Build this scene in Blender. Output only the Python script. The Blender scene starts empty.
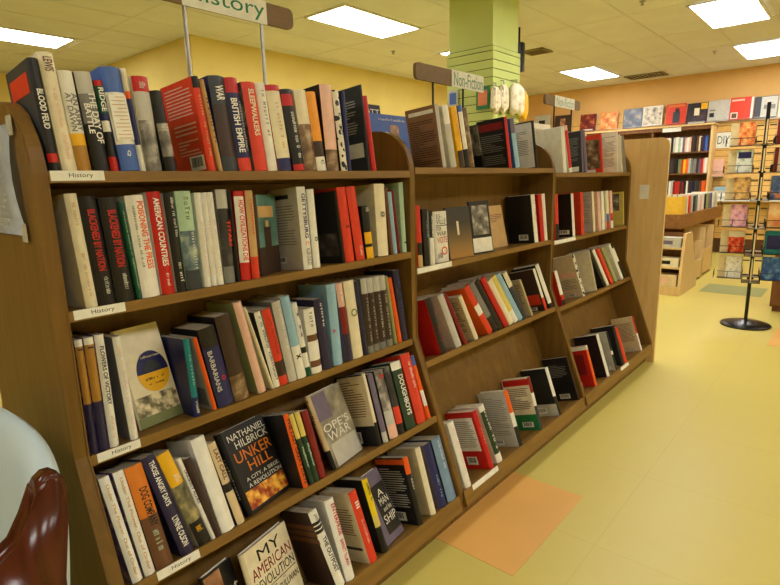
import bpy, bmesh, math, random
from mathutils import Matrix, Vector
random.seed(7)
SC = bpy.context.scene
COL = SC.collection
R = math.radians

# ------------------------------------------------------------------ materials
def lin(c):
    return tuple(((v/255)/12.92 if v/255 <= .04045 else ((v/255+.055)/1.055)**2.4) for v in c)
PAL = dict(k=(26,25,27), w=(240,238,230), w2=(232,230,224), c=(236,226,196), c2=(214,198,162), g=(128,128,126), s=(196,194,186),
           d=(52,58,68), r=(196,32,28), o=(240,98,28), o2=(224,128,40), e=(222,62,38), y=(240,184,30), y2=(224,206,110), y3=(240,214,30),
           n=(34,38,96), b=(70,104,186), l=(150,192,220), l2=(120,150,185), t=(28,132,140), G=(20,86,62), G2=(34,62,44), G3=(36,120,66),
           m=(178,210,180), O=(120,128,84), O2=(166,172,120), p=(112,102,128), P=(44,38,72), T=(206,168,112), T2=(222,198,156),
           B=(112,74,50), K=(62,44,38), R=(132,28,30), i=(236,190,172), D=(178,130,52), B2=(140,104,78), o3=(246,164,44))
MATS = {}
def new_mat(name):
    m = bpy.data.materials.new(name); m.use_nodes = True
    return m, m.node_tree.nodes, m.node_tree.links, m.node_tree.nodes['Principled BSDF']
def paint(key, rgb=None, rough=.42, spec=.4, metal=0.0, mottled=.06, scale=30):
    if key in MATS: return MATS[key]
    m, N, L, b = new_mat(key)
    c = lin(rgb if rgb else PAL[key])
    tc = N.new('ShaderNodeTexCoord'); nz = N.new('ShaderNodeTexNoise'); nz.inputs['Scale'].default_value = scale
    mx = N.new('ShaderNodeMixRGB'); mx.blend_type = 'MULTIPLY'; mx.inputs['Fac'].default_value = 1
    rp = N.new('ShaderNodeValToRGB'); rp.color_ramp.elements[0].color = (1-mottled*2,)*3+(1,); rp.color_ramp.elements[1].color = (1,1,1,1)
    rp.color_ramp.elements[0].position = .35; rp.color_ramp.elements[1].position = .65
    L.new(tc.outputs['Object'], nz.inputs['Vector']); L.new(nz.outputs['Fac'], rp.inputs['Fac'])
    mx.inputs['Color1'].default_value = c+(1,); L.new(rp.outputs['Color'], mx.inputs['Color2']); L.new(mx.outputs['Color'], b.inputs['Base Color'])
    b.inputs['Roughness'].default_value = rough; b.inputs['Specular IOR Level'].default_value = spec; b.inputs['Metallic'].default_value = metal
    MATS[key] = m
    return m
def photo(key, cols, scale=16, stretch=(1,1,1), detail=4, rough=.4, kind='noise'):
    m, N, L, b = new_mat('print'+key.replace('#','_'))
    tc = N.new('ShaderNodeTexCoord'); mp = N.new('ShaderNodeMapping'); mp.inputs['Scale'].default_value = stretch
    L.new(tc.outputs['Object'], mp.inputs['Vector'])
    rp = N.new('ShaderNodeValToRGB'); e = rp.color_ramp.elements
    n = len(cols)
    while len(e) < n: e.new(.5)
    for i, c in enumerate(cols):
        e[i].position = .3+.4*i/(n-1) if kind == 'noise' else i/(n-1); e[i].color = lin(c)+(1,)
    if kind == 'noise':
        t = N.new('ShaderNodeTexNoise'); t.inputs['Scale'].default_value = scale; t.inputs['Detail'].default_value = detail
        L.new(mp.outputs['Vector'], t.inputs['Vector']); L.new(t.outputs['Fac'], rp.inputs['Fac'])
    elif kind == 'voro':
        t = N.new('ShaderNodeTexVoronoi'); t.inputs['Scale'].default_value = scale
        L.new(mp.outputs['Vector'], t.inputs['Vector']); L.new(t.outputs['Distance'], rp.inputs['Fac'])
        rp.color_ramp.interpolation = 'CONSTANT'; e[1].position = .42
    elif kind == 'gradz':
        t = N.new('ShaderNodeSeparateXYZ'); L.new(mp.outputs['Vector'], t.inputs['Vector']); L.new(t.outputs['Z'], rp.inputs['Fac'])
    L.new(rp.outputs['Color'], b.inputs['Base Color']); b.inputs['Roughness'].default_value = rough
    MATS[key] = m
photo('#pg', [(24,22,24),(120,116,112),(214,208,200)], 22)
photo('#pg2', [(20,18,18),(60,56,54),(110,104,100)], 22)
photo('#pb', [(46,34,22),(120,92,62),(196,176,146)], 24)
photo('#pn', [(30,40,52),(92,116,128),(188,200,170)], 26)
photo('#pk', [(22,22,24),(44,44,48),(150,148,144)], 9)
photo('#pt', [(60,96,90),(96,140,134),(170,170,130)], 10)
photo('#pp', [(40,24,70),(110,90,140),(200,170,110)], 40)
photo('#pf', [(36,34,28),(120,112,86),(226,214,178),(232,222,190)], 34, (1,1,.6))
photo('#ps', [(40,40,30),(120,114,84),(196,180,120)], 30)
photo('#pw', [(70,66,60),(150,142,124),(196,188,168)], 14)
photo('#pskin', [(60,36,24),(170,120,86),(226,190,150)], 16)
photo('#pfire', [(34,12,8),(170,66,14),(250,190,70),(255,236,160)], 26)
photo('#zb', [(30,28,28),(226,220,206)], 60, (1,1,.8), kind='voro')
photo('#pgrad', [(178,132,66),(120,96,60),(54,50,50),(48,46,48)], 1, (1,1,4.4), kind='gradz')
def M_(key):
    if key in MATS: return MATS[key]
    return paint(key)

def wood(name, c0, c1, rough=.45, sc=(14,14,1.4)):
    m, N, L, b = new_mat(name)
    tc = N.new('ShaderNodeTexCoord'); mp = N.new('ShaderNodeMapping'); mp.inputs['Scale'].default_value = sc
    nz = N.new('ShaderNodeTexNoise'); nz.inputs['Scale'].default_value = 2.2; nz.inputs['Detail'].default_value = 6; nz.inputs['Distortion'].default_value = .6
    rp = N.new('ShaderNodeValToRGB'); rp.color_ramp.elements[0].position = .32; rp.color_ramp.elements[1].position = .68
    rp.color_ramp.elements[0].color = lin(c0)+(1,); rp.color_ramp.elements[1].color = lin(c1)+(1,)
    L.new(tc.outputs['Object'], mp.inputs['Vector']); L.new(mp.outputs['Vector'], nz.inputs['Vector'])
    L.new(nz.outputs['Fac'], rp.inputs['Fac']); L.new(rp.outputs['Color'], b.inputs['Base Color'])
    b.inputs['Roughness'].default_value = rough; b.inputs['Specular IOR Level'].default_value = .35
    MATS[name] = m
    return m
WOOD = wood('oak_veneer', (106,77,32), (124,92,41))
WOODX = wood('oak_board', (118,87,38), (138,104,49), sc=(1.4,14,14))
WOODE = wood('light_oak', (214,180,120), (228,196,138))
WOODD = wood('walnut_stain', (104,66,36), (132,86,48), .4)
MAHO = wood('polished_mahogany', (62,24,12), (92,38,20), .18)
PAGE = paint('page_paper', (226,214,184), .8, .1, 0, .1, 90)
PAPER = paint('white_paper', (236,236,228), .6, .2)
CHROME = paint('brushed_metal', (176,176,172), .32, .5, .9)
BLACKMETAL = paint('black_metal', (22,22,24), .28, .5, .3)
def emit(name, rgb, s):
    m, N, L, b = new_mat(name)
    b.inputs['Base Color'].default_value = (.9,.9,.9,1)
    b.inputs['Emission Color'].default_value = rgb+(1,); b.inputs['Emission Strength'].default_value = s
    MATS[name] = m
    return m

# ------------------------------------------------------------------ building helpers
def link(name, bm, mats, parent=None, smooth=False, normals=True):
    me = bpy.data.meshes.new(name)
    if normals: bmesh.ops.recalc_face_normals(bm, faces=bm.faces)
    bm.to_mesh(me); bm.free()
    for m in (mats if isinstance(mats, (list, tuple)) else [mats]): me.materials.append(m)
    if smooth:
        for p in me.polygons: p.use_smooth = True
    o = bpy.data.objects.new(name, me); COL.objects.link(o)
    if parent: o.parent = parent
    return o
def empty(name, loc=(0,0,0), rz=0):
    o = bpy.data.objects.new(name, None); COL.objects.link(o); o.location = loc; o.rotation_euler.z = rz
    o.empty_display_size = .1
    return o
def tag(o, label, cat, group=None, kind=None):
    o['label'] = label; o['category'] = cat
    if group: o['group'] = group
    if kind: o['kind'] = kind
    return o
def struct(o):
    o['kind'] = 'structure'; return o
def box(bm, x0, x1, y0, y1, z0, z1, mi=0, mtx=None):
    vs = [bm.verts.new((x,y,z)) for x in (x0,x1) for y in (y0,y1) for z in (z0,z1)]
    if mtx is not None:
        for v in vs: v.co = mtx @ v.co
    for f in ((0,1,3,2),(4,6,7,5),(0,4,5,1),(2,3,7,6),(0,2,6,4),(1,5,7,3)):
        bm.faces.new([vs[i] for i in f]).material_index = mi
    return vs
def boxo(name, x0, x1, y0, y1, z0, z1, mat, parent=None, bevel=0):
    bm = bmesh.new(); box(bm, x0, x1, y0, y1, z0, z1)
    if bevel: bmesh.ops.bevel(bm, geom=bm.edges[:], offset=bevel, segments=2, affect='EDGES')
    return link(name, bm, mat, parent)
def prism(bm, pts, axis, a0, a1, mi=0):
    """extrude a closed 2D outline along an axis ('x': pts are (y,z); 'y': (x,z); 'z': (x,y))"""
    def P(p, a): return {'x':(a,p[0],p[1]), 'y':(p[0],a,p[1]), 'z':(p[0],p[1],a)}[axis]
    lo = [bm.verts.new(P(p,a0)) for p in pts]; hi = [bm.verts.new(P(p,a1)) for p in pts]
    n = len(pts)
    for i in range(n): bm.faces.new((lo[i], lo[(i+1)%n], hi[(i+1)%n], hi[i])).material_index = mi
    bm.faces.new(lo).material_index = mi; bm.faces.new(hi[::-1]).material_index = mi
def tube(bm, p0, p1, r, n=10, r1=None, mi=0):
    p0, p1 = Vector(p0), Vector(p1); d = (p1-p0); q = d.to_track_quat('Z','Y').to_matrix()
    r1 = r if r1 is None else r1
    a = [bm.verts.new(p0+q@Vector((math.cos(t)*r, math.sin(t)*r, 0))) for t in [2*math.pi*i/n for i in range(n)]]
    b = [bm.verts.new(p1+q@Vector((math.cos(t)*r1, math.sin(t)*r1, 0))) for t in [2*math.pi*i/n for i in range(n)]]
    for i in range(n): bm.faces.new((a[i],a[(i+1)%n],b[(i+1)%n],b[i])).material_index = mi
    bm.faces.new(a[::-1]).material_index = mi; bm.faces.new(b).material_index = mi
def lathe(bm, prof, n=32, mi=0):
    rings = []
    for r, z in prof:
        rings.append([bm.verts.new((r*math.cos(2*math.pi*i/n), r*math.sin(2*math.pi*i/n), z)) for i in range(n)])
    for a, b in zip(rings, rings[1:]):
        for i in range(n): bm.faces.new((a[i],a[(i+1)%n],b[(i+1)%n],b[i])).material_index = mi
    bm.faces.new(rings[0][::-1]).material_index = mi; bm.faces.new(rings[-1]).material_index = mi
TEXTS = []
def text(name, body, mat, parent, mtx, length, height, stretch=1.7):
    cu = bpy.data.curves.new(name, 'FONT'); cu.body = body; cu.size = 1; cu.extrude = .004; cu.resolution_u = 3; cu.offset = .022 if name == 'spine_lettering' else 0
    cu.materials.append(mat)
    o = bpy.data.objects.new(name, cu); COL.objects.link(o); o.parent = parent
    o.matrix_local = mtx
    TEXTS.append((o, mtx, length, height, stretch))
    return o
def fit_texts():
    bpy.context.view_layer.update()
    dg = bpy.context.evaluated_depsgraph_get()
    for o, mtx, L, H, st in TEXTS:
        bb = [Vector(c) for c in o.bound_box]
        x0, x1 = min(c.x for c in bb), max(c.x for c in bb); y0, y1 = min(c.y for c in bb), max(c.y for c in bb)
        sy = H/max(y1-y0, 1e-3); sx = min(L/max(x1-x0, 1e-3), sy*st)
        dx = (L-sx*(x1-x0))/2
        me = bpy.data.meshes.new_from_object(o.evaluated_get(dg))
        me.transform(Matrix.Translation((dx-sx*x0, -sy*y0, 0)) @ Matrix.Diagonal((sx, sy, min(sx,sy)*.5, 1)))
        nm, par = o.name, o.parent
        n = bpy.data.objects.new('lettering', me); COL.objects.link(n); n.parent = par; n.matrix_local = mtx
        bpy.data.objects.remove(o); n.name = nm
def strokes(name, n, mat, parent, mtx, length, height):
    """a line of lettering too small to read: one mesh of short upright marks"""
    n = int(n*1.35); bm = bmesh.new(); x = 0; step = length/max(n,1); y_ = height*.2; height *= .62; mtx = mtx @ Matrix.Translation((0, y_, 0))
    for k in range(n):
        if n > 6 and random.random() < .14: x += step; continue
        h = height*random.choice((.7,.72,.75,1)); w = step*random.uniform(.5,.82)
        if random.random() < .6:
            box(bm, x, x+w*.28, 0, h, 0, .0005); box(bm, x+w*.7, x+w, 0, h, 0, .0005)
            y = h*random.choice((0,.4,.8)); box(bm, x+w*.2, x+w*.75, y, y+h*.2, 0, .0005)
        else:
            box(bm, x+w*.3, x+w*.65, 0, h, 0, .0005); box(bm, x, x+w, h*.82, h, 0, .0005)
        x += step
    if not bm.verts: box(bm, 0, length, 0, height*.6, 0, .0004)
    o = link(name, bm, mat, parent); o.matrix_local = mtx
    return o
def lettering(name, body, mat, parent, mtx, L, H):
    if body[0] == '~': return strokes(name, int(body[1:]), mat, parent, mtx, L, H)
    return text(name, body, mat, parent, mtx, L, H)
def cols(X, Y, Z, o):
    return Matrix(((X[0],Y[0],Z[0],o[0]),(X[1],Y[1],Z[1],o[1]),(X[2],Y[2],Z[2],o[2]),(0,0,0,1)))

# ------------------------------------------------------------------ books
def bands(spec):
    out = []; acc = 0; items = []
    for s in spec.split(','):
        p = s.split(':'); items.append((p[0], float(p[1]) if len(p) > 1 else 1.0))
    tot = sum(i[1] for i in items)
    for key, fr in items: out.append((key, acc/tot, (acc+fr)/tot)); acc += fr
    return out
def band_at(bs, f):
    for key, a, b in bs:
        if a-1e-6 <= f <= b+1e-6: return key
    return bs[-1][0]
def make_book(th, d, h, spine, lc, fc, name='book', round_=True):
    """the case of a book: spine, two boards; local x = thickness, y = depth from the spine, z = height"""
    sb, lb, rb = bands(spine), bands(lc), bands(fc)
    cuts = sorted({round(v,4) for bs in (sb,lb,rb) for _,a,b_ in bs for v in (a,b_)})
    zs = [h*(1-c) for c in cuts][::-1]
    bd = min(.0025, th*.22); bulge = min(.0045, th*.12) if round_ else 0
    out = [(0,d,'l'),(0,.004,'l')]
    n = 6
    prof = [(0,d)] + [(0,.0045)]
    arc = [(th*i/n, .0045*(1-math.sin(math.pi*i/n))*(1 if round_ else .2)-bulge*math.sin(math.pi*i/n)) for i in range(1,n)]
    prof += arc + [(th,.0045),(th,d),(th-bd,d),(th-bd,.0055),(bd,.0055),(bd,d)]
    kinds = ['l'] + ['s']*n + ['r'] + ['w']*5
    mats = []; 
    def mi(k):
        m = M_(k)
        if m not in mats: mats.append(m)
        return mats.index(m)
    bm = bmesh.new()
    rings = [[bm.verts.new((x,y,z)) for x,y in prof] for z in zs]
    np_ = len(prof)
    for li in range(len(zs)-1):
        f = 1-(zs[li]+zs[li+1])/2/h
        for i in range(np_):
            k = kinds[i] if i < len(kinds) else 'w'
            key = {'s':band_at(sb,f),'l':band_at(lb,f),'r':band_at(rb,f),'w':'w'}[k]
            j = (i+1)%np_
            bm.faces.new((rings[li][i],rings[li][j],rings[li+1][j],rings[li+1][i])).material_index = mi(key)
    for ring, f in ((rings[0],1),(rings[-1],0)):
        a = [ring[0],ring[1],ring[np_-2],ring[np_-1]]
        b = [ring[n+1],ring[n+2],ring[n+3],ring[n+4]]
        c = ring[1:n+2]+[ring[n+4],ring[n+5]]
        for vs, key in ((a,band_at(lb,f)),(b,band_at(rb,f)),(c,band_at(sb,f))):
            try: bm.faces.new(vs).material_index = mi(key)
            except ValueError: pass
    o = link(name, bm, mats)
    pb = bmesh.new(); box(pb, bd+.0001, th-bd-.0001, .006, d-.003, .003, h-.003)
    link('page_block', pb, PAGE, o)
    return o
LINECOL = dict(le='i', lk='g', lB='K', lw='g', ls='g', lc='B', ld='s')
def face_mtx(face, th, d, h, a, v, e=.0006):
    """a point (a = fraction of depth from the spine, v = fraction of height) on a cover, as a frame for lettering"""
    if face == 'L': return cols((0,-1,0),(0,0,1),(-1,0,0),(-e, a*d, v*h))
    return cols((0,1,0),(0,0,1),(1,0,0),(th+e, a*d, v*h))
def patch(o, face, th, d, h, spec, e=.0006):
    if spec[0] == 't':
        _, body, col, y0, y1, z0, z1 = spec
        lettering('cover_lettering', body, M_(col), o, face_mtx(face, th, d, h, y0 if face == 'R' else y1, z0, e), (y1-y0)*d, (z1-z0)*h)
        return
    if spec[0] == 'o':                                   # a disc or a half disc printed on the cover
        _, cy, cz, ry, rz, a0, a1, key = spec
        bm = bmesh.new(); pts = [(ry*d*math.cos(R(a0+(a1-a0)*k/28)), rz*h*math.sin(R(a0+(a1-a0)*k/28))) for k in range(29)]
        prism(bm, pts, 'z', -.0003, .00025)
        q = link('cover_panel', bm, M_(key), o); q.matrix_local = face_mtx(face, th, d, h, cy, cz, e)
        return
    y0, y1, z0, z1, key = spec
    mt = face_mtx(face, th, d, h, y0 if face == 'R' else y1, z0, e); W, H = (y1-y0)*d, (z1-z0)*h
    bm = bmesh.new()
    if key in LINECOL:
        n = max(2, int(H/.0085))
        for k in range(n):
            y = H*(1-(k+.7)/n); w = W*(random.uniform(.86,1) if random.random() > .2 else random.uniform(.3,.7))
            box(bm, 0, w, y, y+H/n*.34, -.0003, .0003)
        q = link('blurb_lines', bm, M_(LINECOL[key]), o)
    elif key == 'bar':
        box(bm, 0, W, 0, H, -.0003, .0003, 0)
        x = W*.12
        while x < W*.86:
            w = W*random.uniform(.02,.06); box(bm, x, x+w, H*.25, H*.9, .0003, .0006, 1); x += w+W*random.uniform(.02,.05)
        q = link('barcode_label', bm, [M_('w'), M_('k')], o)
    else:
        box(bm, 0, W, 0, H, -.0003, .00025)
        q = link('cover_panel', bm, M_(key), o)
    q.matrix_local = mt
def dress(o, th, d, h, tt, blk, art, rules):
    bul = min(.0045, th*.12)
    for body, col, f0, f1, u0, u1 in tt:
        m = cols((0,0,-1),(1,0,0),(0,-1,0),(u0*th, -bul-.0007, h*(1-f0)))
        lettering('spine_lettering', body, M_(col), o, m, (f1-f0)*h, (u1-u0)*th)
    if rules:
        z0, z1 = h*(1-rules[0]), h*(1-rules[1])
        bm = bmesh.new(); n = 12; box(bm, th*.06, th*.94, -bul-.0006, .004, z1, z0, 0)
        for k in range(n):
            z = z0+(z1-z0)*(k+.5)/n; box(bm, th*(.15 if k%3 else .4), th*.86, -bul-.0012, -bul-.0006, z-.0008, z+.0008, 1)
        link('spine_panel', bm, [M_('w'), M_('T')], o)
    for i, b in enumerate(blk): patch(o, 'L', th, d, h, b, .0006+.0004*i)
    for i, b in enumerate(art): patch(o, 'R', th, d, h, b, .0006+.0004*i)
# ------------------------------------------------------------------ the room (x along the bookcases, y away from the aisle)
def vinyl():
    m, N, L, b = new_mat('yellow_vinyl')
    tc = N.new('ShaderNodeTexCoord'); br = N.new('ShaderNodeTexBrick')
    br.offset = 0; br.inputs['Scale'].default_value = 1; br.inputs['Brick Width'].default_value = .615; br.inputs['Row Height'].default_value = .335*2-.0
    br.inputs['Mortar Size'].default_value = .0022; br.inputs['Mortar Smooth'].default_value = .3
    br.inputs['Color1'].default_value = lin((206,189,101))+(1,); br.inputs['Color2'].default_value = lin((205,188,99))+(1,); br.inputs['Mortar'].default_value = lin((198,180,90))+(1,)
    nz = N.new('ShaderNodeTexNoise'); nz.inputs['Scale'].default_value = 1.3; nz.inputs['Detail'].default_value = 8
    rp = N.new('ShaderNodeValToRGB'); rp.color_ramp.elements[0].color = (.9,.9,.88,1); rp.color_ramp.elements[1].color = (1,1,1,1)
    mx = N.new('ShaderNodeMixRGB'); mx.blend_type = 'MULTIPLY'; mx.inputs['Fac'].default_value = 1
    L.new(tc.outputs['Object'], br.inputs['Vector']); L.new(tc.outputs['Object'], nz.inputs['Vector']); L.new(nz.outputs['Fac'], rp.inputs['Fac'])
    L.new(br.outputs['Color'], mx.inputs['Color1']); L.new(rp.outputs['Color'], mx.inputs['Color2']); L.new(mx.outputs['Color'], b.inputs['Base Color'])
    b.inputs['Roughness'].default_value = .38; b.inputs['Specular IOR Level'].default_value = .3
    return m
def plaster(name, rgb, rough=.85):
    return paint(name, rgb, rough, .15, 0, .025, 3)
YELLOW = plaster('yellow_paint', (236,214,130)); ORANGE = plaster('orange_paint', (224,180,116)); CEIL = plaster('ceiling_tile', (226,226,230), .95)
HC = 3.05
def slab(name, x0, x1, y0, y1, z0, z1, mat): return struct(boxo(name, x0, x1, y0, y1, z0, z1, mat))
slab('floor', -4, 11.1, -5.1, 8.6, -.1, 0, vinyl())
slab('ceiling', -4, 11.1, -5.1, 8.6, HC, HC+.1, CEIL)
slab('wall_back', 3.56, 11, 4.75, 4.9, 0, HC, YELLOW)
slab('wall_alcove', 3.56, 3.71, 4.9, 8.5, 0, HC, YELLOW)
slab('wall_rear', -4, 3.56, 8.5, 8.6, 0, HC, YELLOW)
slab('wall_right', 11, 11.1, -5, 4.75, 0, HC, ORANGE)
slab('wall_left', -4.1, -4, -5.1, 8.6, 0, HC, YELLOW)
slab('wall_front', -4, 11.1, -5.1, -5, 0, HC, YELLOW)
bm = bmesh.new()
for k in range(-6, 6):
    x = 4.04+1.22*k
    if -4 < x < 11: box(bm, x-.011, x+.011, -5, 8.5, HC-.003, HC+.001)
for k in range(-12, 10):
    y = 2.725+.61*k
    if -5 < y < 8.5: box(bm, -4, 11, y-.011, y+.011, HC-.0034, HC+.001)
struct(link('trim_1', bm, plaster('ceiling_grid', (221,219,222), .9)))
for i, (x0,x1,y0,y1,c) in enumerate(((1.505,2.125,-.515,.10,(226,172,92)), (7.12,7.70,-.53,.09,(150,158,104)), (5.11,5.73,-1.44,-.82,(226,172,92)))):
    nm = paint('vinyl_tile_%d'%i, c, .38, .3, 0, .05, 2)
    struct(boxo('floor_tile', x0, x1, y0, y1, 0, .0012, nm))
# square pillar wrapped in slatwall
GREENP = plaster('green_paint', (200,212,132)); GROOVE = paint('dark_groove', (54,52,30), .8)
px0, px1, py0, py1 = 4.675, 5.155, 1.465, 1.945
pil = slab('pillar', px0, px1, py0, py1, 0, HC, GREENP)
bm = bmesh.new(); z = .30; e = .018
while z < 2.54:
    zt = min(z+.0765-.007, 2.555)
    box(bm, px0-e, px1+e, py0-e, py1+e, z, zt, 0)
    box(bm, px0-e*.45, px1+e*.45, py0-e*.45, py1+e*.45, zt, zt+.007, 1)
    z += .0765
o = link('pillar_slatwall', bm, [GREENP, GROOVE], pil); o['kind'] = 'structure'

# ------------------------------------------------------------------ ceiling fixtures
LAMP = emit('lit_diffuser', (1,.985,.955), 19.6)
LFRAME = paint('white_enamel', (232,230,222), .5)
def ceiling_light(x, y, label):
    t = tag(empty('ceiling_light', (x,y,HC)), label, 'light', 'fluorescent ceiling panels')
    bm = bmesh.new()
    for a in ((-.61,.61,-.305,-.275),(-.61,.61,.275,.305),(-.61,-.58,-.275,.275),(.58,.61,-.275,.275)): box(bm, a[0], a[1], a[2], a[3], -.014, -.004)
    link('frame', bm, LFRAME, t); boxo('diffuser', -.58, .58, -.275, .275, -.0105, -.005, LAMP, t)
LIGHTS = [(4.65,3.03,'glowing ceiling panel right of the hanging History sign'), (2.12,6.08,'glowing ceiling panel above the tall black book at far left'),
          (7.18,.03,'large glowing ceiling panel cut by the top edge at right'), (9.62,.03,'glowing ceiling panel cut by the right edge of the photo'),
          (9.52,2.45,'small glowing ceiling panel between green pillar and orange wall'),
          (7.0,3.03,'glowing ceiling panel mostly hidden behind the green pillar'),
          (4.65,-2.95,'ceiling panel over the aisle beside the camera'), (7.18,-2.95,'ceiling panel over the far aisle'), (2.15,-2.95,'ceiling panel behind the camera'), (-.35,-2.95,'ceiling panel behind the camera to the left'), (-1.6,.05,'added fill panel on the ceiling left of the chair'), (4.72,.03,'ceiling panel over the middle and farthest bookcases'), (2.2,3.03,'ceiling panel over the far side of the nearest bookcase')]  # panel left of the chair is unseen fill, added to brighten chair and sleeve sheet
for a in LIGHTS: ceiling_light(*a)
def vent(x, y, w, l, label):
    t = tag(empty('ceiling_vent', (x,y,HC)), label, 'vent')
    bm = bmesh.new()
    for a in ((-w,w,-l,-l+.03),(-w,w,l-.03,l),(-w,-w+.03,-l,l),(w-.03,w,-l,l)): box(bm, a[0],a[1],a[2],a[3],-.02,-.004)
    link('frame', bm, paint('vent_frame', (150,138,104), .6), t)
    bm = bmesh.new(); n = 9
    for k in range(n):
        y_ = -l+.03+(2*l-.06)*(k+.5)/n; box(bm, -w+.03, w-.03, y_-.006, y_+.014, -.018, -.005)
    link('louvre_grille', bm, paint('vent_louvre', (96,86,62), .6), t)
vent(10.43, 1.83, .2, .31, 'brown ceiling vent beside the small glowing panel')
vent(7.3, 2.33, .16, .16, 'dark square ceiling vent right of the green pillar')
for x, y, lb in ((5.86,3.67,'tiny sprinkler head left of the green pillar'), (9.2,.56,'tiny sprinkler head between the two big glowing panels'), (6.09,.61,'tiny sprinkler head at the top edge of the photo')):
    bm = bmesh.new(); lathe(bm, [(.03,0),(.03,-.006),(.012,-.012),(.01,-.03),(.02,-.034),(.02,-.038)], 14)
    o = link('sprinkler_head', bm, CHROME); o.location = (x,y,HC-.0035); tag(o, lb, 'sprinkler', 'ceiling sprinklers')
t = tag(empty('ceiling_speaker', (6.05,1.93,0)), 'narrow black panel hanging from the ceiling beside the green pillar', 'speaker')
boxo('housing', -.035, .035, -.06, .06, 2.56, 2.88, BLACKMETAL, t, .008)
bm = bmesh.new(); tube(bm, (0,0,2.875), (0,0,HC-.004), .012); link('hanger_rod', bm, BLACKMETAL, t)

# ------------------------------------------------------------------ the three bookcases
XP = [.393,1.624,2.860,4.117]; T = .016; ZK = .747; YC = .2775
def yf(z): return 0 if z >= ZK else -.222*(ZK-max(z,.157))/.59
def outline():
    p = [(-.185,0),(-.185,.075),(-.222,.088),(-.222,.157),(0,ZK),(0,1.385)]
    for k in range(1, 9):
        a = R(90*k/9); p.append((.165-.165*math.cos(a), 1.385+.158*math.sin(a)))
    p.append((.165,1.543))
    return p + [(2*YC-y, z) for y, z in p[::-1]]
def side_panel(x, parent):
    bm = bmesh.new(); prism(bm, outline(), 'x', x-T, x+T)
    bmesh.ops.bevel(bm, geom=[e for e in bm.edges if abs(e.verts[0].co.x-e.verts[1].co.x) < 1e-5], offset=.0035, segments=2, affect='EDGES')
    return link('side_panel', bm, WOOD, parent)
def shelf_frame(z, tilt):
    return Matrix.Translation((0, yf(z), z)) @ Matrix.Rotation(-R(tilt), 4, 'X')
def bookcase(i, levels, label):
    t = tag(empty('bookcase', ((XP[i]+XP[i+1])/2, YC, 0)), label, 'bookcase', 'brown display bookcases in one row')
    off = Matrix.Translation((-(XP[i]+XP[i+1])/2, -YC, 0))
    x0, x1 = XP[i]+T+.0003, XP[i+1]-T-.0003
    def fix(o): o.matrix_local = off @ o.matrix_local; return o
    if i == 0: fix(side_panel(XP[0], t))
    fix(side_panel(XP[i+1], t))
    for z, tilt, strip in levels:
        f = shelf_frame(z, tilt); th = .024 if z > .2 else .06
        bm = bmesh.new(); box(bm, x0, x1, 0, .19 if z > .7 else .169, -.02, 0, 0); box(bm, x0, x1, -.0005, .018, -th, -.0005, 0)
        o = link('shelf', bm, WOODX, t); o.matrix_local = off @ f
        for q in strip:
            kind, sx0, sx1, body = q
            c = link('label_card', (lambda b: (box(b, sx0, sx1, -.0022, -.0012, -.0205, .0008), b)[1])(bmesh.new()), PAPER, o)
            if body: text('card_lettering', body, M_('k'), o, cols((1,0,0),(0,0,1),(0,-1,0),(sx0+(sx1-sx0)*.33,-.0024,-.016)), (sx1-sx0)*.45, .012, 2.6)
    # back board follows the front: upright above, raked below
    p = [(.195,1.37),(.195,.776),(-.057,.106),(-.049,.106),(.203,.776),(.203,1.37)]
    bm = bmesh.new(); prism(bm, p, 'x', x0, x1); fix(link('back_panel', bm, WOOD, t))
    bm = bmesh.new(); prism(bm, [(2*YC-y,z) for y,z in p[::-1]], 'x', x0, x1); fix(link('back_panel', bm, WOOD, t))
    fix(boxo('top_board', x0, x1, .204, .351, 1.345, 1.367, WOODX, t))
    for z in (1.3675, 1.05, .72, .43, .125):
        fr = Matrix.Translation((0, 2*YC-yf(z), z)) @ Matrix.Rotation(math.pi, 4, 'Z') @ Matrix.Rotation(-R(0 if z > 1.3 else 5 if z > .7 else 18), 4, 'X')
        bm = bmesh.new(); box(bm, -x1, -x0, 0, .185 if z > .7 else .16, -.02, 0)
        o = link('shelf', bm, WOODX, t); o.matrix_local = off @ fr
    for y in (-.185, 2*YC+.173):
        fix(boxo('kick_board', x0, x1, y, y+.012, 0, .085, WOOD, t))
    return t, off
STRIP = 'History'
b1, o1 = bookcase(0, ((1.390,5,(('c',.412,.52,STRIP),)),(1.088,5,(('c',.418,.53,STRIP),)),(.743,6,(('c',.424,.525,STRIP),)),(.449,18.5,(('c',.48,.59,STRIP),)),(.1436,18.5,())), 'nearest brown bookcase, with a rounded end panel behind the chair')
b2, o2 = bookcase(1, ((1.4025,5,()),(1.0168,5,(('c',1.645,1.88,''),)),(.6435,15,()),(.1445,18.5,(('c',1.70,1.90,''),))), 'middle brown bookcase, with an empty stretch above its bottom shelf')
b3, o3 = bookcase(2, ((1.3785,5,()),(1.0045,5,(('c',2.885,3.18,''),)),(.6293,15,()),(.1486,18.5,(('c',3.45,3.6,''),))), 'farthest brown bookcase, closed by the tall pale end panel')
bm = bmesh.new()
p = [(-.24,0),(-.24,1.555)]+[(-.24+.05*(1-math.cos(R(a))), 1.555+.05*math.sin(R(a))) for a in (30,60,90)]
p = p+[(2*YC-y,z) for y,z in p[::-1]]
prism(bm, p, 'x', XP[3]+T+.0005, XP[3]+T+.026)
e = link('end_panel', bm, WOODE, b3); e.matrix_local = o3
s_ = boxo('price_sticker', XP[3]+T-.0008, XP[3]+T+.0006, -.128, -.066, 1.19, 1.288, PAPER, e)
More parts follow.
